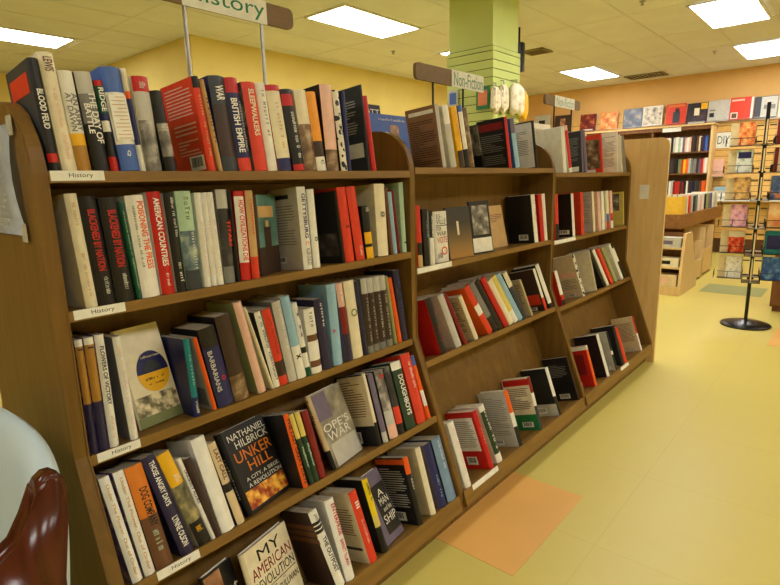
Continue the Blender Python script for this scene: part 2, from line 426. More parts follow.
# sheet in a clear sleeve taped to the near end panel
t = tag(empty('notice_sign', (XP[0]-T-.001, .20, 1.38)), 'printed white sheet in a clear sleeve on the near end panel', 'notice')
bm = bmesh.new()
g = [[bm.verts.new((-.002-.012*math.sin(math.pi*j/6)*(i/4)-.004*math.sin(math.pi*i/4), .135-.27*i/4+.01*(j/6), -.125+.235*j/6)) for j in range(7)] for i in range(5)]
for i in range(4):
    for j in range(6): bm.faces.new((g[i][j],g[i+1][j],g[i+1][j+1],g[i][j+1]))
bmesh.ops.solidify(bm, geom=bm.faces[:], thickness=.001)
sh = link('paper', bm, paint('cool_paper', (240,246,250), .25, .5), t, True)
for k in range(15):
    bm = bmesh.new(); box(bm, -.021, -.020, -.085+.02*(k%3==2), .09, .085-.0135*k, .0875-.0135*k); link('printed_line', bm, M_('s'), t)
for zz, yy in ((.105,-.13),(-.118,-.12)):
    boxo('tape', -.006, -.0045, yy-.02, yy+.012, zz-.02, zz+.02, paint('clear_tape', (190,186,170), .2), t)

# ------------------------------------------------------------------ signs on rods above the bookcases
BOARD = paint('brown_board', (128,104,74), .6)
def sign(x0, x1, cx0, cx1, z0, z1, rods, body, col, tl, label, dark):
    t = tag(empty('shelf_sign', ((x0+x1)/2, YC, 1.3678)), label, 'sign', 'signs on rods above the bookcases')
    ox, oz = (x0+x1)/2, 1.367
    bm = bmesh.new(); h = z1-z0; r = .02; pts = []
    for cx, cz, a0 in ((x1-r,z1-r,0),(x0+r,z1-r,90),(x0+r,z0+r,180),(x1-r,z0+r,270)):
        for k in range(5): a = R(a0+22.5*k); pts.append((cx-ox+r*math.cos(a), cz-oz+r*math.sin(a)))
    prism(bm, pts, 'y', -.008, .008); link('board', bm, BOARD, t)
    c = boxo('card', cx0-ox, cx1-ox, -.0105, -.0085, z0-.004-oz, z1+.003-oz, PAPER, t)
    text('card_lettering', body, col, c, cols((1,0,0),(0,0,1),(0,-1,0),(cx0-ox+(cx1-cx0)*tl, -.0108, z0+h*.05-oz)), (cx1-cx0)*(.97-tl), h*.88, 2.2)
    for x in rods:
        bm = bmesh.new(); tube(bm, (x-ox,.0,0), (x-ox,.0,z0-oz+.01), .006 if not dark else .005); link('rod', bm, BLACKMETAL if dark else CHROME, t)
GRN = paint('green_ink', (34,128,92), .6)
sign(.80, 1.318, .905, 1.205, 1.872, 1.938, (.915,1.188), 'History', GRN, .03, 'long brown sign board with green History lettering, nearest the camera', False)
sign(2.0, 2.562, 2.275, 2.56, 1.795, 1.866, (2.135,2.385), 'Non-Fiction', paint('pale_green_ink', (96,150,128), .6), .06, 'brown sign board half covered by a card, before the green pillar', True)
sign(3.29, 3.83, 3.42, 3.725, 1.80, 1.860, (3.432,3.70), 'Non-Fiction', paint('faint_green_ink', (150,180,160), .6), .08, 'small pale sign board above the farthest bookcase', True)

# ------------------------------------------------------------------ books on the bookcases
BOOKS=[
('1.1', 'S', 0.4169, 0.006, 0, 0.03, 0.0202, 0.155, 0.2281, 'k:.84,r:.08,k:.08', 'd', '', [('BLOOD FEUD', 'w', 0.27, 0.62, 0.2, 0.8)], [(0.15, 0.9, 0.72, 0.9, 'e')], [], None, 'black book with red block, against the end panel'),
('1.1', 'S', 0.4409, 0.006, 0, 0.043, 0.0291, 0.155, 0.2427, 'c', 'c', '', [('LEWIS', 'B', 0.04, 0.16, 0.2, 0.8), ('~22', 'i', 0.3, 0.9, 0.3, 0.75)], [], [], None, 'thick cream book beside the black one with the red block'),
('1.1', 'S', 0.4708, 0.006, 0, 0.036, 0.0288, 0.155, 0.2103, 'w:.62,y:.12,D:.26', 'w', '', [('AN ARMY', 'g', 0.22, 0.6, 0.52, 0.92), ('AT DAWN', 'g', 0.22, 0.6, 0.1, 0.5)], [], [], None, 'white book with orange and brown lower spine'),
('1.1', 'S', 0.5047, 0.006, 0, 0.043, 0.0346, 0.155, 0.2126, 's:.22,g:.3,k:.48', 'k', '', [('THE DAY OF', 'w', 0.2, 0.72, 0.5, 0.9), ('BATTLE', 'w', 0.32, 0.62, 0.12, 0.48)], [], [], None, 'pale grey book darkening to black at its foot'),
('1.1', 'S', 0.5413, 0.006, 0, 0.036, 0.0179, 0.155, 0.1985, 'r:.06,G:.3,n:.08,w:.12,k:.28,r:.16', 'k', '', [('RIDGE', 'w', 0.08, 0.34, 0.2, 0.85)], [], [], None, 'thin spine of red, green, navy, white and black bands'),
('1.1', 'S', 0.5647, 0.006, 0, 0.06, 0.0434, 0.155, 0.2299, 'b:.24,w:.5,b:.26', 'b', '', [('Q', 'w', 0.8, 0.86, 0.4, 0.6)], [], [], (0.27, 0.7), 'thick blue book with a wide ruled white spine panel'),
('1.1', 'S', 0.6089, 0.006, 0, 0.052, 0.0131, 0.155, 0.2322, 'c:.22,o:.07,n:.45,w:.26', 'c', '', [], [], [], None, 'narrow book of cream, orange, navy and white spine bands'),
('1.1', 'S', 0.6228, 0.006, 0, 0.016, 0.0387, 0.155, 0.2183, 'r:.16,s:.3,#pg:.54', 'w', '', [('~5', 'w', 0.06, 0.13, 0.2, 0.8)], [], [], None, 'red topped book with grey photograph down its spine'),
('1.1', 'S', 0.6716, 0.006, 0, 0.066, 0.0292, 0.155, 0.1896, 'k:.4,#pg:.42,k:.18', 'k', '', [('~4', 'w', 0.42, 0.5, 0.1, 0.9)], [], [], None, 'dark photographic book left of the slanted red back cover'),
('1.1', 'A', 0.7886, 0.006, 0.048, 0.068, 0.0214, 0.155, 0.2365, 'k:.12,e:.88', 'e', '', [('~16', 'T', 0.2, 0.85, 0.2, 0.8)], [(0.08, 0.9, 0.62, 0.95, 'le'), (0.08, 0.8, 0.42, 0.56, 'le'), (0.1, 0.75, 0.2, 0.38, 'le'), (0.08, 0.5, 0.03, 0.19, 'bar')], [], None, 'large red book turned to show ruled back cover and barcode'),
('1.1', 'S', 0.8172, 0.006, 0, 0.096, 0.0134, 0.155, 0.2316, 'T', 'T', '', [('~5', 'B', 0.2, 0.7, 0.2, 0.8)], [], [], None, 'thin tan book tucked behind the slanted red one'),
('1.1', 'S', 0.8314, 0.006, 0, 0.046, 0.047, 0.155, 0.2443, 'd:.3,K:.55,d:.15', 'n', '', [('WAR', 'w', 0.1, 0.26, 0.25, 0.75)], [], [], None, 'thick dark slate book with blue cover edge'),
('1.1', 'S', 0.8818, 0.006, 0, 0.057, 0.0404, 0.155, 0.2452, 'r:.16,n:.7,e:.14', 'g', '', [('BRITISH EMPIRE', 'w', 0.22, 0.8, 0.1, 0.6), ('~13', 's', 0.25, 0.8, 0.65, 0.9)], [], [], None, 'navy book with red top and tall white capitals'),
('1.1', 'S', 0.9318, 0.006, 0, 0.047, 0.0448, 0.155, 0.2402, 'e', '#pg', '', [('SLEEPWALKERS', 'c', 0.08, 0.6, 0.3, 0.7)], [], [], None, 'red orange book with pale yellow lettering'),
('1.1', 'S', 0.9776, 0.006, 0, 0.048, 0.033, 0.155, 0.2427, 'w', 'w', '', [('~9', 'g', 0.08, 0.62, 0.25, 0.75)], [], [], None, 'slim white book with fine grey lettering'),
('1.1', 'S', 1.0153, 0.006, 0, 0.064, 0.0489, 0.155, 0.2411, 'r:.07,c:.78,n:.15', 'r', '', [('~10', 'T', 0.2, 0.75, 0.35, 0.7)], [], [], None, 'cream book with red crown and navy foot'),
('1.1', 'S', 1.0712, 0.006, 0, 0.083, 0.0434, 0.155, 0.235, 'k:.06,r:.14,k:.72,r:.08', 'k', '', [('~14', 'w', 0.28, 0.85, 0.35, 0.85)], [], [], None, 'black book with red block and white capitals'),
('1.1', 'S', 1.1159, 0.006, 0, 0.057, 0.0471, 0.155, 0.2386, 'c:.42,#pb:.58', 'w', '', [], [], [], None, 'cream book fading to brown photograph'),
('1.1', 'S', 1.1644, 0.006, 0, 0.059, 0.0386, 0.155, 0.2376, 'o3:.62,K:.2,w:.18', 'o', '', [('C', 'k', 0.86, 0.92, 0.35, 0.65)], [], [], None, 'bright orange book with white square at foot'),
('1.1', 'S', 1.2068, 0.006, 0, -0.009, 0.0505, 0.155, 0.2659, 'i:.75,#pb:.25', 'k', '', [], [], [], None, 'pale peach book with black cover edge'),
('1.1', 'S', 1.268, 0.006, 0, 0.03, 0.0293, 0.155, 0.2538, '#zb', 'k', '', [('~8', 'w', 0.2, 0.7, 0.2, 0.8)], [], [], None, 'black and white mottled spine beside the peach book'),
('1.1', 'S', 1.2981, 0.006, 0, -0.007, 0.0167, 0.155, 0.2542, 'n', 'n', '', [], [], [], None, 'very thin navy book left of the slate back cover'),
('1.1', 'A', 1.3975, 0.006, 0, 0.018, 0.0075, 0.155, 0.285, 'd', 'd', '', [], [(0.1, 0.95, 0.17, 0.34, 'w'), (0.2, 0.9, 0.42, 0.85, 'ld')], [], None, 'slate book turned to show back cover with white label'),
('1.1', 'S', 1.4162, 0.006, 0, 0.059, 0.0228, 0.155, 0.2501, 'r', 'r', '', [], [], [], None, 'thin red book ending the row before bare wood'),
('1.2', 'S', 0.4497, 0.006, 0, 0.025, 0.0259, 0.155, 0.2559, 'c', 'c', '', [('~7', 'T', 0.08, 0.28, 0.3, 0.75), ('~18', 'T', 0.5, 0.9, 0.3, 0.7)], [], [], None, 'thick plain cream book against the end panel'),
('1.2', 'S', 0.4784, 0.006, 0, 0.033, 0.0375, 0.155, 0.2486, 'k', 'k', '', [('BLACKENED BY NATION', 'r', 0.12, 0.68, 0.3, 0.75), ('~15', 'w', 0.74, 0.9, 0.4, 0.8)], [], [], None, 'first of two matching black books with red lettering, leftmost'),
('1.2', 'S', 0.518, 0.006, 0, 0.024, 0.0425, 0.155, 0.2447, 'k', 'k', '', [('BLACKENED BY NATION', 'r', 0.12, 0.66, 0.3, 0.75), ('~15', 'w', 0.72, 0.88, 0.4, 0.8)], [], [], None, 'second of two matching black books, beside thin green book'),
('1.2', 'S', 0.5656, 0.006, 0, 0.043, 0.0127, 0.155, 0.2342, 'G', 'G', '', [('~28', 'm', 0.1, 0.9, 0.3, 0.75)], [], [], None, 'thin dark green book with pale lettering'),
('1.2', 'S', 0.5791, 0.006, 0, 0.027, 0.0437, 0.155, 0.2472, 'w', 'w', '', [('POISONING THE PRESS', 'o', 0.06, 0.72, 0.5, 0.85), ('~19', 'g', 0.1, 0.7, 0.18, 0.42)], [], [], None, 'white book with orange capitals down its spine'),
('1.2', 'S', 0.6278, 0.006, 0, 0.008, 0.0344, 0.155, 0.2548, 'r', 'w', '', [('AMERICAN COUNTRIES', 'w', 0.06, 0.72, 0.3, 0.75), ('~8', 'w', 0.78, 0.92, 0.35, 0.7)], [], [], None, 'red book with bold white capitals'),
('1.2', 'S', 0.6675, 0.006, 0, 0.003, 0.0275, 0.155, 0.2512, 'k', 's', '', [('~16', 'w', 0.05, 0.45, 0.45, 0.85), ('~6', 'w', 0.7, 0.9, 0.3, 0.8)], [], [], None, 'black book with two lines of white capitals'),
('1.2', 'S', 0.6964, 0.006, 0, -0.009, 0.0427, 0.155, 0.2539, 'm:.4,#pn:.4,d:.2', 'm', '', [('~4', 'O', 0.06, 0.3, 0.3, 0.8), ('~10', 'w', 0.42, 0.8, 0.55, 0.85)], [], [], None, 'pale green book with dark landscape at its foot'),
('1.2', 'S', 0.7465, 0.006, 0, -0.02, 0.0192, 0.155, 0.2486, 'w', 'w', '', [('~14', 'i', 0.3, 0.9, 0.3, 0.7)], [], [], None, 'first of three matching slim white books, beside pale green book'),
('1.2', 'S', 0.7688, 0.006, 0, -0.011, 0.0151, 0.155, 0.2485, 'w', 'w', '', [('~14', 'i', 0.3, 0.9, 0.3, 0.7)], [], [], None, 'second of three matching slim white books'),
('1.2', 'S', 0.7855, 0.006, 0, -0.008, 0.0185, 0.155, 0.2488, 'w', 'w', '', [('~14', 'i', 0.3, 0.9, 0.3, 0.7)], [], [], None, 'third of three matching slim white books, beside grey spine'),
('1.2', 'S', 0.8071, 0.006, 0, -0.031, 0.0332, 0.155, 0.2547, 's:.2,#pk:.62,g:.18', 'g', '', [('TITAN', 'e', 0.3, 0.62, 0.6, 0.92)], [], [], None, 'grey photographic spine with standing dark coat'),
('1.2', 'S', 0.8457, 0.006, 0, -0.013, 0.0117, 0.155, 0.2524, 'k', 'k', '', [], [], [], None, 'very thin black book beside white and red spine'),
('1.2', 'S', 0.86, 0.006, 0, -0.04, 0.0316, 0.155, 0.2492, 'r:.06,w:.74,r:.2', 'r', '', [('HOW CIVILIZATIONS DIE', 'e', 0.1, 0.78, 0.25, 0.75)], [], [], None, 'white spine with red ends and capitals'),
('1.2', 'S', 0.8968, 0.006, 0, -0.04, 0.0257, 0.155, 0.2496, 'T:.75,e:.25', 'e', '', [('~9', 'e', 0.1, 0.5, 0.3, 0.7)], [], [], None, 'tan and red spine left of teal cover'),
('1.2', 'F', 0.9529, 0.061, -1.152, -0.04, 0.012, 0.1183, 0.2403, 'K', 'K', '#pt', [('~4', 'w', 0.93, 0.99, 0.2, 0.7)], [], [(0.0, 1, 0, 0.35, 'K'), (0.3, 0.62, 0.25, 0.6, 'K'), (0.38, 0.52, 0.6, 0.68, 'T'), (0.05, 0.8, 0.72, 0.86, 'T')], None, 'teal cover with a small figure in dark coat'),
('1.2', 'A', 1.0883, 0.006, 0, -0.019, 0.0348, 0.155, 0.2562, 'w', 's', '', [('GETTYSBURG', 'n', 0.08, 0.62, 0.3, 0.7), ('C', 'o', 0.66, 0.7, 0.3, 0.7), ('ALLEN GUELZO', 'g', 0.74, 0.95, 0.3, 0.75)], [(0.15, 0.9, 0.3, 0.8, 'ls'), (0.55, 0.8, 0.08, 0.16, 'bar'), (0.3, 0.8, 0.87, 0.92, 'd')], [], None, 'white book with navy capitals and broad grey back cover'),
('1.2', 'S', 1.1296, 0.006, 0, -0.02, 0.0276, 0.155, 0.2477, 'w', 'w', '', [('o', 'G', 0.6, 0.66, 0.3, 0.7)], [], [], None, 'slim white book after the navy lettered spine'),
('1.2', 'A', 1.2582, 0.006, 0, 0.038, 0.0092, 0.155, 0.2403, 'k', 'k', '', [], [(0.1, 0.9, 0.1, 0.42, '#pg2')], [], None, 'black book turned to show dim photographic back cover'),
('1.2', 'S', 1.2724, 0.006, 0, 0.042, 0.0412, 0.155, 0.2511, 'e', 'e', '', [('x', 'k', 0.5, 0.55, 0.3, 0.7)], [], [], None, 'first of a red pair right of the black cover'),
('1.2', 'S', 1.3231, 0.006, 0, 0.069, 0.0431, 0.155, 0.2521, 'e', 'K', '', [('~7', 'w', 0.8, 0.95, 0.3, 0.7)], [], [], None, 'second of a red pair, beside black and yellow book'),
('1.2', 'S', 1.3759, 0.006, 0, 0.024, 0.0366, 0.155, 0.1852, 'k:.5,y:.22,k:.06,y:.22', 'k', '', [('~4', 'w', 0.04, 0.12, 0.2, 0.8)], [], [], None, 'short black book with yellow blocks'),
('1.2', 'S', 1.4359, 0.006, 0, -0.037, 0.055, 0.155, 0.2576, 'c', 'c', '', [('8', 'g', 0.38, 0.46, 0.3, 0.7)], [], [], None, 'thick cream book with small round mark'),
('1.2', 'S', 1.5056, 0.006, 0, 0.019, 0.0136, 0.155, 0.2474, 'B', 'B', '', [], [], [], None, 'very thin brown book right of thick cream one'),
('1.2', 'S', 1.5208, 0.006, 0, 0.022, 0.0208, 0.155, 0.229, 'l', 'l', '', [], [], [], None, 'narrow light blue book'),
('1.2', 'S', 1.5466, 0.006, 0, 0.041, 0.0118, 0.155, 0.2357, 'R', 'R', '', [], [], [], None, 'narrow dark red book beside mint green book'),
('1.2', 'A', 1.5721, 0.006, 0, -0.04, 0.0247, 0.155, 0.2611, 'm', 'm', '', [('Y', 'k', 0.8, 0.92, 0.2, 0.8)], [], [], None, 'mint green book with small black emblem beside the divider'),
('1.3', 'S', 0.4174, 0.006, 0, -0.023, 0.0167, 0.155, 0.2724, 'w:.06,D:.5,P:.44', '#pp', '', [('I', 'P', 0.05, 0.12, 0.2, 0.8)], [], [], None, 'first of two gold and purple spines, against end panel'),
('1.3', 'S', 0.4364, 0.006, 0, -0.027, 0.0205, 0.155, 0.2723, 'w:.06,D:.5,P:.44', '#pp', '', [('I', 'P', 0.05, 0.12, 0.2, 0.8)], [], [], None, 'second of two gold and purple spines, beside white spine'),
('1.3', 'S', 0.4593, 0.006, 0, -0.028, 0.021, 0.155, 0.2741, 'w', '#pp', '', [('FLOWERS OF VICTORY', 'd', 0.1, 0.62, 0.3, 0.75), ('~8', 'i', 0.7, 0.92, 0.3, 0.75)], [], [], None, 'white book with dark serif lettering beside gold spines'),
('1.3', 'A', 0.508, 0.006, 0, 0.009, 0.0194, 0.155, 0.26, 'w', 'g', '', [('~25', 'i', 0.1, 0.9, 0.3, 0.7)], [], [], None, 'slim white book with faint pink lettering'),
('1.3', 'F', 0.5499, 0.0588, -1.396, 0.217, 0.014, 0.1277, 0.2641, 'c', 'c', 'c', [], [], [(0.0, 1, 0.0, 0.1, 'O'), (0.02, 0.98, 0.1, 0.3, '#pf'), ('o', 0.6, 0.51, 0.36, 0.22, 0, 180, 'n'), ('o', 0.6, 0.51, 0.36, 0.2, 180, 360, 'y'), ('o', 0.6, 0.53, 0.2, 0.1, 0, 180, 'd'), ('t', '~10', 'c', 0.36, 0.84, 0.655, 0.695), ('t', '~9', 'k', 0.38, 0.82, 0.43, 0.47), ('t', '~13', 'k', 0.42, 0.78, 0.38, 0.41)], None, 'cream cover with dark half circle and yellow panel'),
('1.3', 'A', 0.6788, 0.006, 0, -0.004, 0.0184, 0.155, 0.2143, 't:.75,n:.25', 'n', '', [('~7', 'm', 0.2, 0.6, 0.3, 0.7), ('~5', 'w', 0.8, 0.96, 0.2, 0.8)], [], [], None, 'teal book with navy foot after the cream cover'),
('1.3', 'A', 0.7351, 0.006, 0, 0.132, 0.0125, 0.155, 0.2123, 'o', 's', '', [], [(0.1, 0.9, 0.05, 0.3, 'g')], [], None, 'thin bright orange spine with grey back cover'),
('1.3', 'S', 0.7523, 0.006, 0, 0.124, 0.0514, 0.155, 0.2302, 'k:.25,n:.75', 'k', '', [('BARBARIANS', 's', 0.28, 0.8, 0.12, 0.4), ('o', 'r', 0.62, 0.68, 0.55, 0.8)], [], [], None, 'black and navy book with thin ruled frame'),
('1.3', 'S', 0.8056, 0.006, 0, 0.104, 0.0485, 0.155, 0.2542, 'K:.7,#pb:.3', 'k', '', [], [], [], None, 'dark brown book with gilt picture at foot'),
('1.3', 'A', 0.8866, 0.006, 0, 0.155, 0.0276, 0.155, 0.2841, 'i', 'O2', '', [], [], [], None, 'tall peach spine with olive green back cover'),
('1.3', 'S', 0.9337, 0.006, 0, 0.223, 0.0099, 0.155, 0.2691, 'c', 'c', '', [], [], [], None, 'thin cream spine right of tall peach one'),
('1.3', 'S', 0.9443, 0.006, 0, 0.151, 0.0219, 0.155, 0.2438, 'w', 'k', '', [('~19', 'k', 0.06, 0.95, 0.25, 0.8)], [], [], None, 'white spine with heavy black capitals'),
('1.3', 'S', 0.9671, 0.006, 0, 0.128, 0.0313, 0.155, 0.245, 'e:.68,K:.2,e:.12', 'c', '', [('~12', 'R', 0.1, 0.6, 0.3, 0.7)], [], [], None, 'orange red spine with dark lower band'),
('1.3', 'S', 1.0013, 0.006, 0, 0.105, 0.0329, 0.155, 0.2608, 's', 'g', '', [('~14', 'w', 0.1, 0.6, 0.4, 0.8)], [], [], None, 'warm grey spine with pale lettering'),
('1.3', 'S', 1.0376, 0.006, 0, 0.104, 0.0339, 0.155, 0.2699, 'l:.6,w:.4', 's', '', [('x', 'k', 0.7, 0.76, 0.2, 0.7)], [], [], None, 'white book with pale blue top'),
('1.3', 'S', 1.0728, 0.006, 0, 0.101, 0.0217, 0.155, 0.2438, 'w:.6,k:.08,w:.2,G:.12', 's', '', [('~2', 'g', 0.1, 0.5, 0.2, 0.8)], [], [], None, 'white spine with black square and green foot'),
('1.3', 'S', 1.0962, 0.006, 0, 0.017, 0.0438, 0.155, 0.2148, 'w:.4,B:.1,w:.3,B:.1,w:.1', 'w', '', [('~3', 'g', 0.05, 0.3, 0.2, 0.8)], [], [], None, 'white spine crossed by two brown bands'),
('1.3', 'S', 1.1488, 0.006, 0, 0.044, 0.0367, 0.155, 0.2377, 'P', 'P', '', [('~5', 'w', 0.06, 0.4, 0.4, 0.8)], [], [], None, 'dark navy book with short white title'),
('1.3', 'A', 1.1945, 0.006, 0, -0.026, 0.0408, 0.155, 0.2773, 'l', 'l', '', [('A', 'r', 0.54, 0.6, 0.05, 0.35)], [], [], None, 'light blue book with small red block'),
('1.3', 'S', 1.2565, 0.006, 0, 0.049, 0.0299, 0.155, 0.2758, 'i:.3,R:.35,P:.35', 'p', '', [('~2', 'w', 0.1, 0.25, 0.2, 0.8)], [], [], None, 'mottled maroon spine between blue and cream books'),
('1.3', 'S', 1.2887, 0.006, 0, 0.028, 0.0487, 0.155, 0.2766, 'c', 'c', '', [('O', 'O', 0.36, 0.46, 0.2, 0.8)], [], [], None, 'cream book with round olive seal'),
('1.3', 'S', 1.3443, 0.006, 0, 0.05, 0.0193, 0.155, 0.2695, 'P', 'P', '', [], [], [], None, 'thin dark purple spine right of the cream seal book'),
('1.3', 'S', 1.3661, 0.006, 0, 0.004, 0.0296, 0.155, 0.273, 's:.2,K:.7,g:.1', 'g', '', [('~10', 's', 0.25, 0.85, 0.3, 0.7)], [], [], None, 'first of four matching grey lettered spines'),
('1.3', 'S', 1.3984, 0.006, 0, 0.01, 0.0303, 0.155, 0.2713, 's:.2,K:.7,g:.1', 'g', '', [('~10', 's', 0.25, 0.85, 0.3, 0.7)], [], [], None, 'second of four matching grey lettered spines'),
('1.3', 'S', 1.4314, 0.006, 0, 0.014, 0.034, 0.155, 0.271, 's:.2,K:.7,g:.1', 'g', '', [('~10', 's', 0.25, 0.85, 0.3, 0.7)], [], [], None, 'third of four matching grey lettered spines'),
('1.3', 'S', 1.4706, 0.006, 0, 0.031, 0.0326, 0.155, 0.2693, 's:.2,K:.7,g:.1', 'g', '', [('~10', 's', 0.25, 0.85, 0.3, 0.7)], [], [], None, 'fourth of four matching grey lettered spines'),
('1.3', 'S', 1.5137, 0.006, 0, 0.067, 0.0129, 0.155, 0.2643, 'O2', 'O2', '', [], [], [], None, 'thin sage spine left of orange one'),
('1.3', 'S', 1.5346, 0.006, 0, 0.095, 0.0221, 0.155, 0.255, 'o', 'o', '', [], [], [], None, 'thin orange spine near the divider'),
('1.3', 'S', 1.5599, 0.006, 0, 0.058, 0.0344, 0.155, 0.2789, 'P', 'P', '', [('~7', 'b', 0.1, 0.6, 0.3, 0.7)], [], [], None, 'tall indigo book beside the divider'),
('1.4', 'S', 0.4283, 0.006, 0, 0.059, 0.0239, 0.155, 0.2581, 'w', '#pp', '', [('Under The Flower. Out of Order', 'T', 0.06, 0.95, 0.36, 0.66)], [], [], None, 'first of two matching white books, against end panel'),
('1.4', 'S', 0.4578, 0.006, 0, 0.047, 0.0247, 0.155, 0.2583, 'w', '#pp', '', [('Under The Flower. Out of Order', 'T', 0.06, 0.95, 0.36, 0.66)], [], [], None, 'second of two matching white books, beside orange spine'),
('1.4', 'S', 0.4859, 0.006, 0, 0.054, 0.0426, 0.155, 0.2571, 'o2:.5,B:.5', 'k', '', [('DOG COMPANY', 'k', 0.22, 0.6, 0.35, 0.8), ('~8', 'm', 0.64, 0.84, 0.25, 0.85)], [], [], None, 'orange and brown book with black capitals'),
('1.4', 'S', 0.5499, 0.006, 0, 0.133, 0.0347, 0.155, 0.2658, 'P', 'P', '', [('THOSE ANGRY DAYS', 'w', 0.05, 0.5, 0.3, 0.7), ('LYNNE OLSON', 'w', 0.62, 0.92, 0.3, 0.75)], [], [], None, 'dark navy book with two lines of bold white capitals'),
('1.4', 'S', 0.5983, 0.006, 0, 0.182, 0.035, 0.155, 0.2604, 'y:.35,#ps:.4,k:.25', 'c', '', [('~6', 'w', 0.24, 0.32, 0.3, 0.9), ('~9', 'y', 0.8, 0.86, 0.1, 0.9)], [], [], None, 'yellow spine with soldiers above black foot'),
('1.4', 'S', 0.6344, 0.006, 0, 0.15, 0.0111, 0.155, 0.2334, 'w', 'w', '', [('UNLIKELY ALLIES', 'k', 0.1, 0.6, 0.25, 0.75)], [], [], None, 'slim white spine between yellow and dark brown'),
('1.4', 'S', 0.6463, 0.006, 0, 0.122, 0.0173, 0.155, 0.2234, 'K', 'B', '', [], [], [], None, 'dark brown spine left of thick white one'),
('1.4', 'S', 0.6647, 0.006, 0, 0.072, 0.0393, 0.155, 0.263, 'w', 'w', '', [], [], [], None, 'thick blank white book'),
('1.4', 'S', 0.7124, 0.006, 0, 0.104, 0.0238, 0.155, 0.2362, 'T2:.5,k:.1,T2:.4', 'k', '', [('LAST CALL', 'B', 0.08, 0.45, 0.25, 0.75)], [], [], None, 'pale tan book with black middle vignette'),
('1.4', 'F', 0.7524, 0.0405, -1.257, 0.168, 0.03, 0.1911, 0.2429, 'k', 'k', 'k', [('~9', 's', 0.3, 0.8, 0.3, 0.7)], [], [(0.04, 0.96, 0.04, 0.25, '#pfire'), ('t', 'NATHANIEL', 'w', 0.1, 0.97, 0.85, 0.93), ('t', 'HILBRICK', 'w', 0.2, 0.97, 0.74, 0.83), ('t', 'UNKER', 'o2', 0.1, 0.95, 0.58, 0.71), ('t', 'HILL', 'o2', 0.3, 0.85, 0.44, 0.56), ('t', 'A CITY, A SIEGE,', 'w', 0.15, 0.95, 0.34, 0.39), ('t', 'A REVOLUTION', 'w', 0.15, 0.95, 0.27, 0.32)], None, 'black cover with orange title over a burning skyline'),
('1.4', 'A', 0.9442, 0.006, 0, 0.014, 0.0187, 0.155, 0.2309, 'o', 'k', '', [('THE LAST GREAT DAYS', 'k', 0.06, 0.95, 0.25, 0.75)], [], [], None, 'orange spine with black lettering and black back cover'),
('1.4', 'S', 0.9714, 0.006, 0, 0.049, 0.018, 0.155, 0.2239, 'y2:.35,G2:.65', 'G2', '', [('Mayflower', 'm', 0.35, 0.9, 0.25, 0.75)], [], [], None, 'first of two matching yellow and dark green spines'),
('1.4', 'S', 0.9902, 0.006, 0, 0.037, 0.02, 0.155, 0.2243, 'y2:.35,G2:.65', 'R', '', [('Mayflower', 'm', 0.35, 0.9, 0.25, 0.75)], [], [], None, 'second of two matching yellow and dark green spines'),
('1.4', 'S', 1.0117, 0.006, 0, 0.015, 0.0254, 0.155, 0.2181, 'R', 'R', '', [], [], [], None, 'dark red spine left of grey war cover'),
('1.4', 'F', 1.0754, 0.037, -1.292, 0.113, 0.026, 0.1821, 0.2499, 'T2:.75,k:.25', 'T2', '#pw', [('~4', 'k', 0.05, 0.4, 0.3, 0.7)], [], [(0.02, 0.45, 0.62, 0.98, 'p'), (0.1, 0.95, 0, 0.3, 's'), ('t', "OPE'S", 'w', 0.05, 0.9, 0.46, 0.57), ('t', 'WAR', 'w', 0.1, 0.85, 0.33, 0.45)], None, 'grey cover of soldiers with large white title'),
('1.4', 'A', 1.2848, 0.006, 0, -0.04, 0.0173, 0.155, 0.2577, 'c:.68,k:.32', 'k', '', [], [(0.0, 0.92, 0.28, 0.98, 'c2'), (0.1, 0.9, 0.4, 0.92, 'lc'), (0.5, 0.85, 0.04, 0.2, 'bar')], [], None, 'cream spine with beige back cover and black foot'),
('1.4', 'S', 1.3112, 0.006, 0, -0.04, 0.0261, 0.155, 0.2486, 'p:.85,s:.15', 'k', '', [], [], [], None, 'mauve grey spine right of beige back cover'),
('1.4', 'S', 1.3463, 0.006, 0, -0.04, 0.0457, 0.155, 0.2494, '#pg:.6,s:.2,i:.2', 'k', '', [('A', 'r', 0.06, 0.14, 0.2, 0.8)], [], [], None, 'grey photographic spine with pink patch at foot'),
('1.4', 'S', 1.3965, 0.006, 0, -0.04, 0.034, 0.155, 0.2496, '#pk:.6,e:.25,k:.15', 'k', '', [], [], [], None, 'dark pictorial spine with red badge'),
('1.4', 'S', 1.4412, 0.006, 0, -0.024, 0.055, 0.155, 0.2548, 'w:.12,G2:.88', 'G2', '', [('DOUGHBOYS', 'w', 0.2, 0.8, 0.3, 0.75)], [], [], None, 'dark green spine with white capitals and pale top'),
('1.4', 'S', 1.506, 0.006, 0, -0.025, 0.0528, 0.155, 0.2693, 'e', 'e', '', [('~14', 'w', 0.1, 0.5, 0.35, 0.75)], [], [], None, 'bright red spine with white lettering'),
('1.4', 'S', 1.5687, 0.006, 0, 0.011, 0.0208, 0.155, 0.251, 'b:.15,o:.4,w:.25,o:.2', 'o', '', [], [], [], None, 'narrow spine of blue, orange and white bands'),
('1.5', 'F', 0.5962, 0.049, -1.257, 0.08, 0.02, 0.1083, 0.235, 'k', 'k', 'k', [], [], [(0.0, 0.55, 0.35, 0.98, '#pskin'), ('t', 'iant', 'w', 0.35, 0.98, 0.62, 0.76)], None, 'black cover with a painted face and white title, leftmost'),
